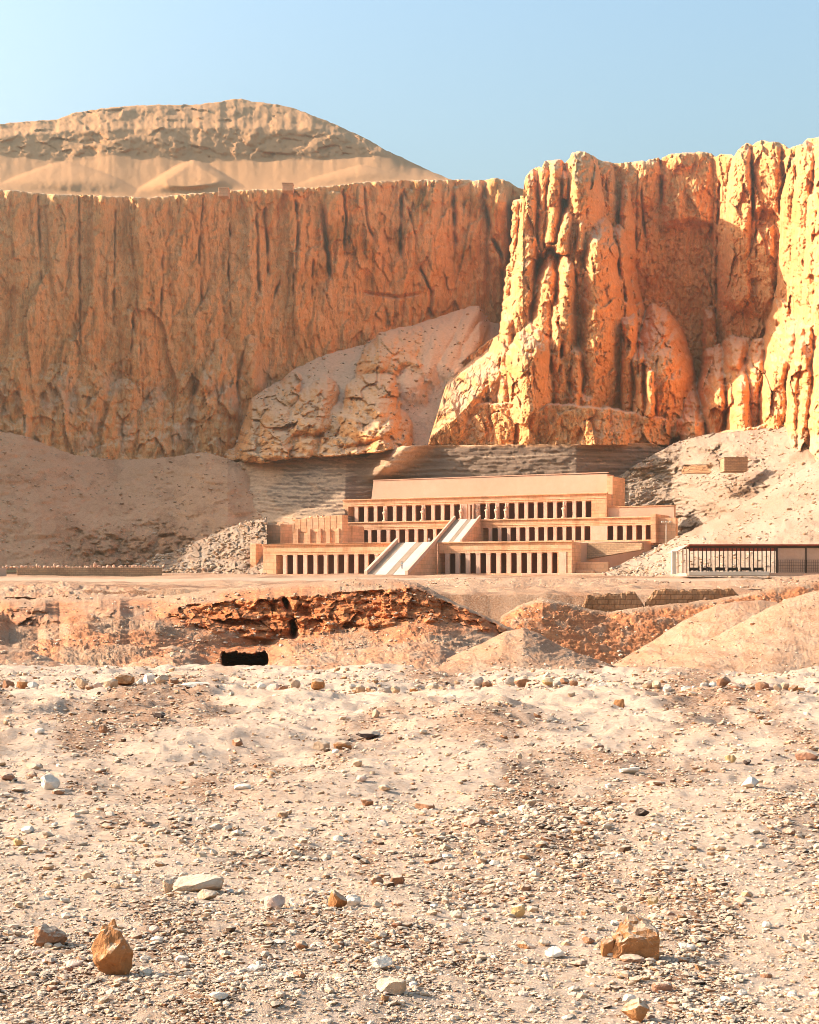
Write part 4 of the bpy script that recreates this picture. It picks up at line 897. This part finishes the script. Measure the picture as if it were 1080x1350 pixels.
# ------------------------------------------------------------------ people
def person(x, y, z, rz, pose, cloth, trousers, label, skin=(0.32,0.18,0.11)):
    root = empty('person', (x, y, z), rz, label=label, cat='person')
    def chain(name, pts, edges, col, sub=1):
        me = bpy.data.meshes.new(name); me.from_pydata([p[:3] for p in pts], edges, []); me.materials.append(mat_plain(name+'_colour', col))
        o = bpy.data.objects.new(name, me); COL.objects.link(o); o.parent = root
        md = o.modifiers.new('skin', 'SKIN'); s2 = o.modifiers.new('sub', 'SUBSURF'); s2.levels = sub; s2.render_levels = sub
        for v, p in zip(me.skin_vertices[0].data, pts): v.radius = (p[3], p[3]*0.8)
        me.skin_vertices[0].data[0].use_root = True
        return o
    if pose == 'sit':
        P = [(0,0,.50,.13),(0,0,.78,.14),(0,-.02,.98,.13),(0,-.03,1.08,.05),(0,-.05,1.2,.09),(0,-.05,1.3,.08)]
        hips = [(-.1,-.1,.5,.09),(.1,-.1,.5,.09)]; knee = [(-.12,-.5,.5,.065),(.12,-.5,.5,.065)]; ank = [(-.12,-.5,.08,.045),(.12,-.5,.08,.045)]; toe = [(-.12,-.68,.05,.035),(.12,-.68,.05,.035)]
        sh = [(-.19,-.02,.98,.06),(.19,-.02,.98,.06)]; el = [(-.24,-.12,.74,.045),(.24,-.12,.74,.045)]; ha = [(-.14,-.38,.6,.035),(.14,-.38,.6,.035)]
    else:
        P = [(0,0,.92,.13),(0,0,1.18,.13),(0,0,1.38,.13),(0,0,1.49,.05),(0,-.02,1.6,.09),(0,-.02,1.7,.08)]
        hips = [(-.09,0,.86,.09),(.09,0,.86,.09)]; knee = [(-.1,-.03,.48,.065),(.12,.03,.48,.065)]; ank = [(-.1,0,.08,.045),(.13,.08,.08,.045)]; toe = [(-.1,-.17,.04,.035),(.13,-.08,.04,.035)]
        sh = [(-.2,0,1.38,.06),(.2,0,1.38,.06)]; el = [(-.26,.02,1.1,.045),(.26,.02,1.1,.045)]; ha = [(-.25,-.08,.86,.035),(.25,-.08,.86,.035)]
    pts = P + hips + knee + ank + toe + sh + el + ha
    E = [(0,1),(1,2),(2,3),(3,4),(4,5),(0,6),(0,7),(6,8),(7,9),(8,10),(9,11),(10,12),(11,13),(2,14),(2,15),(14,16),(15,17),(16,18),(17,19)]
    chain('body', pts, E, skin)
    f = 1.14
    chain('shirt', [(p[0],p[1],p[2],p[3]*f) for p in P[:3]+sh+el], [(0,1),(1,2),(2,3),(2,4),(3,5),(4,6)], cloth)
    chain('trousers', [(p[0],p[1],p[2]+(.03 if i == 0 else 0),p[3]*1.18) for i, p in enumerate(P[:1]+hips+knee+ank)], [(0,1),(0,2),(1,3),(2,4),(3,5),(4,6)], trousers)
    V, F = rockV(77, sub=2, cuts=0, rough=0.05); V = V*np.array([.10,.115,.09]) + np.array([0, P[5][1]+.025, P[5][2]+.02])
    tri_mesh('hair', V, F, M['darkwood'], root, smooth=True)
    return root
bz = pav.location.z + 0.06
person(pw(935), DP+0.72, bz+0.02, 0.2, 'sit', (0.05,0.05,0.06), (0.04,0.04,0.05), 'person in dark clothes sitting on a bench under the pavilion roof')
person(pw(925), DP-0.3, bz-0.0, 1.2, 'stand', (0.06,0.05,0.05), (0.05,0.05,0.06), 'person in dark clothes standing behind the pavilion posts')
sB = ts(566, T2-21); zdeck = (LZC-0.1) + (MZF-0.35-LZC+0.1)*((T2-21)-6.0)/(T2-0.56-6.0)
wx_, wy_ = TX+CA*sB+SA*(T2-21), TY-SA*sB+CA*(T2-21)
person(wx_, wy_, zdeck, 0.3, 'stand', (0.7,0.68,0.65), (0.5,0.45,0.4), 'person in white standing on the terrace at the foot of the upper ramp')
q = 0.16; sB = (ts(530,-20+20*q)); wx_, wy_ = TX+CA*sB+SA*(-20+20*q), TY-SA*sB+CA*(-20+20*q)
person(wx_, wy_, Z0+1.9+(LZC+0.3-Z0-1.9)*q+0.10, 2.8, 'stand', (0.25,0.33,0.36), (0.2,0.2,0.22), 'person in a grey blue shirt walking on the lower part of the ramp')

# ------------------------------------------------------------------ loose stones
PAL = dict(tan=(0.48,0.31,0.19), brown=(0.30,0.145,0.075), red=(0.30,0.14,0.08), dark=(0.07,0.045,0.035), white=(0.66,0.56,0.45), yellow=(0.54,0.34,0.15), orange=(0.36,0.155,0.058), pink=(0.58,0.38,0.28), grey=(0.40,0.32,0.25))
def stone(px, py, wp, hp, col, label=None, seed=0, sub=2, cuts=9, box=0.0, rough=0.08, deep=0.8, rz=None, shape=None, group=None, sink=0.10, name='stone'):
    D = row_to_D(py); k = D/FPX
    V, F = blockV() if shape is blockshape else rockV(seed, sub=sub, cuts=cuts, box=box, rough=rough)
    if shape and shape is not blockshape: V = shape(V)
    half = np.array([wp/2*k, wp/2*k*deep, hp/2*k*1.06])
    if rz:
        c, s_ = math.cos(rz), math.sin(rz); V = V@np.array([[c,s_,0],[-s_,c,0],[0,0,1]]); V = V/np.abs(V).max(0)
    V = V*half
    Dc = D + half[1]*0.5
    x = (px-540)/FPX*Dc
    c = np.array(PAL[col]); cols = np.ones((len(V), 4)); cols[:,:3] = c
    o = tri_mesh(name, V, F, M['rock'], None, cols)
    o.location = (x, Dc, float(gz(x, Dc)) + half[2]*(1-2*sink))
    return tag(o, label, 'rock' if name == 'boulder' else 'stone', group)
def tall(V):
    V = V.copy(); z = V[:,2]
    f = np.interp(z, [-1,-0.6,-0.1,0.5,1], [0.86,1.0,0.98,0.82,0.72]); V[:,0] = V[:,0]*f - 0.10*np.clip(z,0,1); V[:,1] *= f
    return V
def slab(V):
    V = V.copy(); V[:,2] = np.where(V[:,2] > 0, V[:,2]*1.0, V[:,2]); return V
def blockV():
    import bmesh
    bm = bmesh.new()
    for p in [(-.80,-.55,-1),(.97,-.60,-1),(1,-.5,.28),(.35,-.58,.10),(-.25,-.55,.12),(-.72,-.42,-.12),(-1,.0,-1),(-.75,.2,.1),(-.35,.35,.78),(-.05,.45,1),(.45,.5,.92),(.95,.35,.40),(1,.7,-1),(-.8,.8,-1),(.6,.8,.4)]: bm.verts.new(p)
    bmesh.ops.convex_hull(bm, input=bm.verts); bmesh.ops.triangulate(bm, faces=bm.faces)
    for _ in range(3): bmesh.ops.subdivide_edges(bm, edges=bm.edges[:], cuts=1, use_grid_fill=True); bmesh.ops.triangulate(bm, faces=bm.faces)
    bm.verts.index_update(); V = np.array([v.co[:] for v in bm.verts]); F = np.array([[v.index for v in f.verts] for f in bm.faces]); bm.free()
    n = np.array([[mnoise.noise(Vector(v*k)+Vector((a, 3, 1))) for a in (0, 11, 23)] for v in V for k in (3.5,)])
    n2 = np.array([[mnoise.noise(Vector(v*9)+Vector((a, 7, 1))) for a in (0, 11, 23)] for v in V])
    return V + 0.09*n + 0.045*n2, F
def blockshape(V):
    V = V.copy(); V[:,1] = np.where(V[:,1] < -0.35, -0.35-(V[:,1]+0.35)*0.08, V[:,1])         # flat broken front
    z = V[:,2]; V[:,2] = np.where(z > 0.1, 0.1+(z-0.1)*(0.35+0.65*sstep(-0.3, 0.8, V[:,1])), z); return V
ST = [  # px, base row, width, height, colour, label (None = one of the many alike), box
 (148,1298,60,78,'orange','tall jagged orange rock standing upright on the gravel with a long shadow',0.15),
 (66,1256,46,31,'brown','reddish brown knobbly rock lying left of the tall orange rock',0.1),
 (834,1258,68,56,'orange','large squarish block with a pale top and flat brown front face',0.85),
 (801,1257,18,28,'orange','thin brown wedge of stone leaning at the left side of the large block',0.5),
 (834,1263,34,8,'brown','flat brown chip lying against the front foot of the large block',0.5),
 (262,1178,64,18,'tan','long flat slab-like block with a brown front edge',0.9),
 (222,1183,15,18,'tan','small pale wedge stone at the left end of the long slab',0.4),
 (273,1190,26,14,'tan','rounded tan stone lying just below the long slab',0.1),
 (362,1206,27,20,'pink','whitish pink stone lying alone right of the long slab',0.1),
 (445,1201,26,26,'orange','orange stone with a pointed top, left one of a touching pair',0.1),
 (465,1196,22,16,'white','pale stone, right one of a touching pair beside the pointed orange stone',0.1),
 (838,1337,36,30,'orange','rounded brown stone near the bottom edge below the large block',0.0),
 (830,1313,18,13,'white','small white stone just behind the rounded brown stone at the bottom',0.1),
 (873,1296,27,13,'red','dark red flat-faced stone below the large block',0.6),
 (516,1322,40,17,'tan','flat tan slab near the bottom edge tilted over a dark shadow',0.7),
 (504,1277,28,18,'white','pale stone with an orange side in the lower middle of the plain',0.2),
 (398,1257,18,12,'brown','single small brown stone in the lower left centre of the plain',0.1),
 (683,1204,19,17,'yellow','yellowish upright stone on the pale ground left of the large block',0.1),
 (861,1188,15,13,'yellow','small yellow stone lying behind the large block',0.2),
 (732,1257,28,15,'white','white stone with a brown right side, left of the large block',0.2),
 (497,1170,18,14,'brown','brown stone at the left end of a dark gravel patch',0.1),
 (524,1168,20,14,'brown','brown stone at the right end of a dark gravel patch',0.1),
 (117,1162,15,12,'tan','lone tan stone far above the tall orange rock',0.1),
 (66,1043,25,22,'white','bright white rounded rock near the left edge',0.1),
 (78,1046,18,7,'brown','flat brown stone touching the bright white rock',0.4),
 (424,983,23,14,'tan','tan boulder, left one of the pair beside a black stone',0.1),
 (452,982,25,15,'orange','orange tan boulder, right one of the pair beside a black stone',0.1),
 (487,971,30,11,'dark','flat black stone right of the two tan boulders',0.3),
 (210,953,16,9,'dark','small black stone on the upper left plain',0.2),
 (313,986,15,11,'brown','small rusty brown stone alone on the upper plain',0.1),
 (136,978,12,11,'brown','small brown upright stone on the upper left plain',0.1),
 (816,936,15,17,'orange','brown stone standing upright just in front of the stone row',0.3),
 (788,994,17,11,'red','dark reddish stone on the upper right plain',0.1),
 (963,1007,15,12,'yellow','ochre yellow stone on the upper right plain',0.1),
 (990,1041,25,15,'white','bright white pointed stone on the right of the plain',0.1),
 (1064,1004,32,15,'red','dark brown angular stone at the right edge of the plain',0.3),
 (830,1022,28,9,'white','pale flat slab with a dark shadow on the right plain',0.6),
 (560,1072,27,10,'brown','low brown flat stone in the middle of the plain',0.3),
 (624,1100,32,12,'red','dark red flat stone in the centre of the plain',0.4),
 (847,1088,19,13,'dark','dark angular stone on the right of the plain',0.2),
 (24,1118,13,12,'yellow','small yellow stone near the left edge below the white rock',0.1),
 (36,1098,17,9,'white','flat white stone near the left edge',0.4),
 (484,1063,17,11,'brown','brown stone, lowest of a short line of stones in the plain',0.1),
 (477,1037,15,9,'pink','pinkish stone, middle of a short line of stones in the plain',0.1),
 (471,1019,13,10,'tan','tan stone, topmost of a short line of stones in the plain',0.1),
 (776,1241,17,10,'brown','brown stone between the white stone and the leaning wedge',0.1),
 (692,1247,21,8,'orange','flat orange stone left of the white and brown stone',0.4),
 (920,1287,21,7,'dark','thin dark flake of stone right of the dark red stone',0.5),
 (906,1243,22,11,'white','white flat stone right of the large block shadow',0.3),
]
SHP = {0: tall, 2: blockshape, 11: None}
for i, (px, py, wp, hp, c, lb, bx) in enumerate(ST):
    big = wp > 30
    stone(px, py, wp, hp, c, lb, seed=500+i, sub=4 if i in (0, 1, 2, 11) else 3, cuts=16 if i == 0 else 10 if bx < 0.5 else 4, box=bx, rough=(0.17 if i == 0 else 0.22 if i == 1 else 0.05 if bx > .5 else 0.10), deep=0.75,
          shape=SHP.get(i), name='boulder' if big else 'stone')
SM = [(52,982,14,7,'white'),(42,1030,14,10,'brown'),(45,1016,24,8,'tan'),(10,1036,18,9,'red'),(25,1046,18,5,'tan'),(132,1016,16,7,'brown'),(133,1043,16,6,'brown'),(117,1046,10,6,'brown'),(132,1076,10,8,'brown'),(141,1093,14,6,'tan'),(18,1106,20,8,'tan'),
 (237,1085,16,6,'tan'),(284,1096,18,8,'grey'),(408,1008,15,5,'red'),(507,1041,16,8,'tan'),(446,1108,14,8,'white'),(495,948,10,12,'tan'),(320,1043,22,8,'white'),(838,992,10,7,'red'),(985,1008,10,7,'dark'),(700,1062,16,9,'tan'),(864,1037,26,8,'brown'),(685,1009,8,10,'tan'),
 (524,1199,16,10,'brown'),(523,1232,14,9,'red'),(203,1239,14,10,'pink'),(207,1249,18,8,'white'),(240,1272,18,8,'white'),(368,1251,18,6,'white'),(338,1287,24,10,'white'),(288,1341,26,10,'white'),(107,1276,15,9,'brown'),(96,1283,24,9,'pink'),(65,1279,20,8,'white'),(395,1311,18,13,'brown'),
 (820,1196,14,11,'tan'),(693,1169,16,10,'brown'),(776,1167,8,12,'tan'),(718,1243,16,8,'tan'),(1062,1234,8,12,'tan'),(1012,1219,13,12,'white'),(763,1266,24,7,'brown'),(610,1245,14,6,'tan'),(950,1120,16,8,'tan'),(1040,1105,18,8,'brown'),(590,1130,14,6,'white'),(880,1150,14,8,'pink'),(330,1130,14,8,'tan'),(180,1110,16,7,'tan'),(560,1320,14,8,'tan'),(690,1310,14,7,'pink'),(960,1310,18,9,'white'),(1010,1275,16,8,'brown'),(610,1180,12,7,'brown')]
for i, (px, py, wp, hp, c) in enumerate(SM):
    lab = {'white':'small pale stone','brown':'small brown stone','tan':'small tan stone','red':'small dark red stone','grey':'small grey stone','pink':'small pinkish stone','dark':'small black stone'}[c]
    stone(px, py, wp, hp, c, lab+' lying loose among the gravel of the plain', seed=600+i, sub=2, cuts=8, box=random.choice((0,0.1,0.5)), deep=0.8, group=lab+'s scattered on the plain')
# random further stones, one colour group each
r2 = np.random.default_rng(55)
for i in range(110):
    px = r2.uniform(-20, 1100); py = 925 + (1345-925)*r2.uniform(0, 1)**0.8; wp = r2.uniform(6, 12)*(0.7+0.5*(py-900)/450)
    c = ['tan','white','brown','pink','tan','red'][r2.integers(6)]
    lab = {'white':'small pale stone','brown':'small brown stone','tan':'small tan stone','red':'small dark red stone','pink':'small pinkish stone'}[c]
    stone(px, py, wp, wp*r2.uniform(0.4, 0.75), c, lab+' lying loose among the gravel of the plain', seed=700+i, sub=2, cuts=7, box=r2.choice([0,0.2,0.5]), group=lab+'s scattered on the plain')
# the low row of stones that edges the plain
row = poly((-40,912),(0,911),(100,909),(160,909),(240,905),(330,907),(420,909),(520,913),(560,909),(640,903),(720,905),(800,908),(880,911),(960,916),(1040,918),(1120,915))
px = -30.0; i = 0
KEY = {158:(26,15,'orange','largest orange stone in the low stone row'), 238:(44,10,'white','long white slab in the low stone row'), 503:(20,12,'grey','round grey stone in the low stone row near the middle'),
       697:(18,10,'yellow','ochre stone in the low stone row right of the middle'), 965:(22,11,'red','dark stone topping the low stone row at the right')}
keys = dict(KEY)
while px < 1110:
    wp = random.uniform(8, 19); hp = wp*random.uniform(0.65, 1.0); c = random.choice(['tan','tan','brown','white','grey','pink','brown','orange']); lab = None
    for k in list(keys):
        if px > k-8: wp, hp, c, lab = keys.pop(k); break
    stone(px+wp/2, float(row(px)) + random.uniform(-1.0, 1.6), wp, hp, c, lab or 'rough stone set in the low row that edges the plain', seed=900+i, sub=2, cuts=8, box=random.choice((0,0.3)), sink=0.03, group=None if lab else 'stones of the low row along the plain')
    px += wp*random.uniform(0.75, 1.15) + (random.uniform(6, 22) if random.random() < 0.13 else 0); i += 1

# ------------------------------------------------------------------ gravel: stuff nobody could count
def gravel(name, n, gen, label, seed, protos=10):
    r = np.random.default_rng(seed); P = []
    for k in range(protos):
        V, F = rockV(1200+k, sub=1 if k < 5 else 1, cuts=6, box=(0.0, 0.4)[k % 2], rough=0.1); P.append((V, F))
    X, Y, Zb, W, H, Cc = gen(r, n)
    n = len(X); which = r.integers(0, protos, n); VV = []; FF = []; CC = []; off = 0
    for k in range(protos):
        idx = np.where(which == k)[0]; V, F = P[k]; m = len(idx)
        if not m: continue
        a = r.uniform(0, 6.283, m); tl = r.uniform(-0.35, 0.35, m); asp = r.uniform(0.5, 1.0, m)
        v = np.broadcast_to(V, (m,)+V.shape).copy(); v[:,:,0] *= W[idx,None]/2; v[:,:,1] *= (W[idx]*asp/2)[:,None]; v[:,:,2] *= H[idx,None]/2
        x = v[:,:,0]*np.cos(tl)[:,None]-v[:,:,2]*np.sin(tl)[:,None]; z = v[:,:,0]*np.sin(tl)[:,None]+v[:,:,2]*np.cos(tl)[:,None]
        xx = x*np.cos(a)[:,None]-v[:,:,1]*np.sin(a)[:,None]; yy = x*np.sin(a)[:,None]+v[:,:,1]*np.cos(a)[:,None]
        w3 = np.stack([xx+X[idx,None], yy+Y[idx,None], z+(Zb[idx]+H[idx]*0.22)[:,None]], -1)
        VV.append(w3.reshape(-1,3)); FF.append((F[None]+(np.arange(m)*len(V))[:,None,None]+off).reshape(-1,3)); off += m*len(V)
        c = np.ones((m, len(V), 4)); c[:,:,:3] = Cc[idx,None,:]; CC.append(c.reshape(-1,4))
    o = tri_mesh(name, np.vstack(VV), np.vstack(FF), M['rock'], None, np.vstack(CC)); return tag(o, label, 'gravel', kind='stuff')
COLS = np.array([(0.58,0.41,0.27),(0.52,0.34,0.205),(0.43,0.25,0.135),(0.33,0.17,0.08),(0.25,0.115,0.055),(0.66,0.50,0.36),(0.55,0.36,0.24),(0.10,0.055,0.032)])
def gen_near(r, n):
    px = r.uniform(-260, 1340, n*2); py = 890 + 530*r.uniform(0, 1, n*2)
    D = np.interp(-py, -_grow[::1], _gy) if _grow[0] > _grow[-1] else np.interp(py, _grow, _gy)
    X = (px-540)/FPX*D; gm = gravel_mask(X, D)
    keep = r.uniform(0, 1, n*2) < (0.22+0.78*gm); px, D, X, gm = px[keep][:n], D[keep][:n], X[keep][:n], gm[keep][:n]; m = len(px)
    wpx = np.clip(r.lognormal(math.log(3.3), 0.58, m), 1.6, 15)*np.clip(0.78+0.3*(D < 12), .5, 1.1)
    W = np.clip(wpx*D/FPX, 0.007, 0.2); H = W*r.uniform(0.25, 0.7, m)
    brown = r.uniform(0, 1, m) < (0.10+0.55*gm)
    ci = np.where(brown, r.choice([2,3,3,4,7,7,4], m), r.choice([0,0,1,5,6,1,2], m)); C_ = COLS[ci]*r.uniform(0.85, 1.12, (m,1))
    return X, D, gz(X, D), W, H, C_
gravel('gravel', 120000, gen_near, 'loose stone chips strewn over the pale desert plain', 3)

def gen_side(r, n):
    px = np.where(r.uniform(0, 1, n) < 0.5, r.uniform(-1500, -260, n), r.uniform(1340, 2600, n)); D = 4.5*(30/4.5)**r.uniform(0, 1, n); X = (px-540)/FPX*D
    W = np.clip(r.lognormal(math.log(3.8), 0.5, n), 2, 14)*D/FPX; C_ = COLS[r.choice([0,0,1,5,6,1,2,3,4], n)]*r.uniform(0.85, 1.12, (n,1))
    return X, D, gz(X, D), W, W*r.uniform(0.25, 0.7, n), C_
gravel('gravel', 60000, gen_side, 'loose stone chips on the plain to either side', 5)
def gen_row(r, n):
    px = r.uniform(-60, 1140, n); py = row(px) + r.normal(0, 3.0, n) - 1.0; dens = fbm(px*0.02, px*0, 3, 301) > -0.25
    px, py = px[dens], py[dens]; D = np.interp(py, _grow[::-1], _gy[::-1]); X = (px-540)/FPX*D; m = len(px)
    W = np.clip(r.lognormal(math.log(4.0), 0.4, m), 2, 9)*D/FPX; C_ = COLS[r.choice([0,1,2,3,3,4,5,6,7], m)]*r.uniform(0.85, 1.1, (m,1))
    return X, D, gz(X, D), W, W*r.uniform(0.4, 0.8, m), C_
gravel('rubble', 1500, gen_row, 'small rubble piled along the low stone row', 8)
def gen_bank(r, n):
    px = r.uniform(-60, 1140, n); py = r.uniform(884, 906, n); D = np.interp(py, _grow[::-1], _gy[::-1]); X = (px-540)/FPX*D
    W = np.clip(r.lognormal(math.log(3.2), 0.45, n), 1.6, 9)*D/FPX; C_ = COLS[r.choice([0,1,2,3,4,5,6], n)]*r.uniform(0.85, 1.1, (n,1))
    return X, D, gz(X, D), W, W*r.uniform(0.4, 0.8, n), C_
gravel('rubble', 3000, gen_bank, 'small rubble strewn along the foot of the quarry bank', 9)

# loose stones lying on the slopes and banks
def on_slopes(key, n, size, pal, label, seed):
    P = []
    for o in bpy.data.objects:
        if o.type == 'MESH' and o.get('kind') == 'structure' and any(k in o.get('label', '') for k in key):
            v = np.zeros(len(o.data.vertices)*3, np.float32); o.data.vertices.foreach_get('co', v); v = v.reshape(-1, 3)
            px = 540+v[:,0]/v[:,1]*FPX; P.append(v[(px > -60) & (px < 1140)])
    P = np.vstack(P)
    def gen(r, m):
        q = P[r.integers(0, len(P), m)]; keep = fbm(q[:,0]*0.12, q[:,1]*0.08, 3, seed) + r.uniform(-0.5, 0.5, m) > 0.0; q = q[keep]; m = len(q)
        W = np.clip(r.lognormal(math.log(size), 0.5, m), 1.2, 8)*q[:,1]/FPX; C_ = COLS[r.choice(pal, m)]*r.uniform(0.8, 1.1, (m,1))
        return q[:,0], q[:,1], q[:,2], W, W*r.uniform(0.4, 0.8, m), C_
    gravel('rubble', n, gen, label, seed)
on_slopes(('hillside rising', 'gravel slope'), 9000, 2.0, [0,1,1,2,3,5,6], 'loose stones strewn over the right hillside', 41)
on_slopes(('rubble spur',), 2500, 2.6, [0,1,1,2,3,6], 'loose stones on the rubble spur left of the temple', 42)
on_slopes(('scree slope',), 3500, 2.0, [1,2,2,3,6], 'loose stones on the scree slope below the left cliff', 43)
on_slopes(('bank', 'mound', 'spoil', 'spill', 'road edge'), 16000, 2.3, [0,1,2,2,3,4,6,5], 'loose stones on the quarry bank and its mounds', 44)
on_slopes(('broken rock',), 2500, 2.2, [0,1,2,3,6], 'loose stones on the shaded rock slope', 45)

# ------------------------------------------------------------------ dusty air
hm = bpy.data.materials.new('dusty_air'); hm.use_nodes = True; t_ = hm.node_tree; t_.nodes.clear()
pv = t_.nodes.new('ShaderNodeVolumePrincipled'); ho = t_.nodes.new('ShaderNodeOutputMaterial'); t_.links.new(pv.outputs[0], ho.inputs['Volume'])
pv.inputs['Color'].default_value = (1.0, 0.82, 0.56, 1); pv.inputs['Density'].default_value = 0.00042; pv.inputs['Anisotropy'].default_value = 0.86
o = MB().box(-700, 700, -30, 900, -22, 215).build('haze', hm); tag(o, 'warm dusty air over the whole valley', 'haze', kind='stuff')
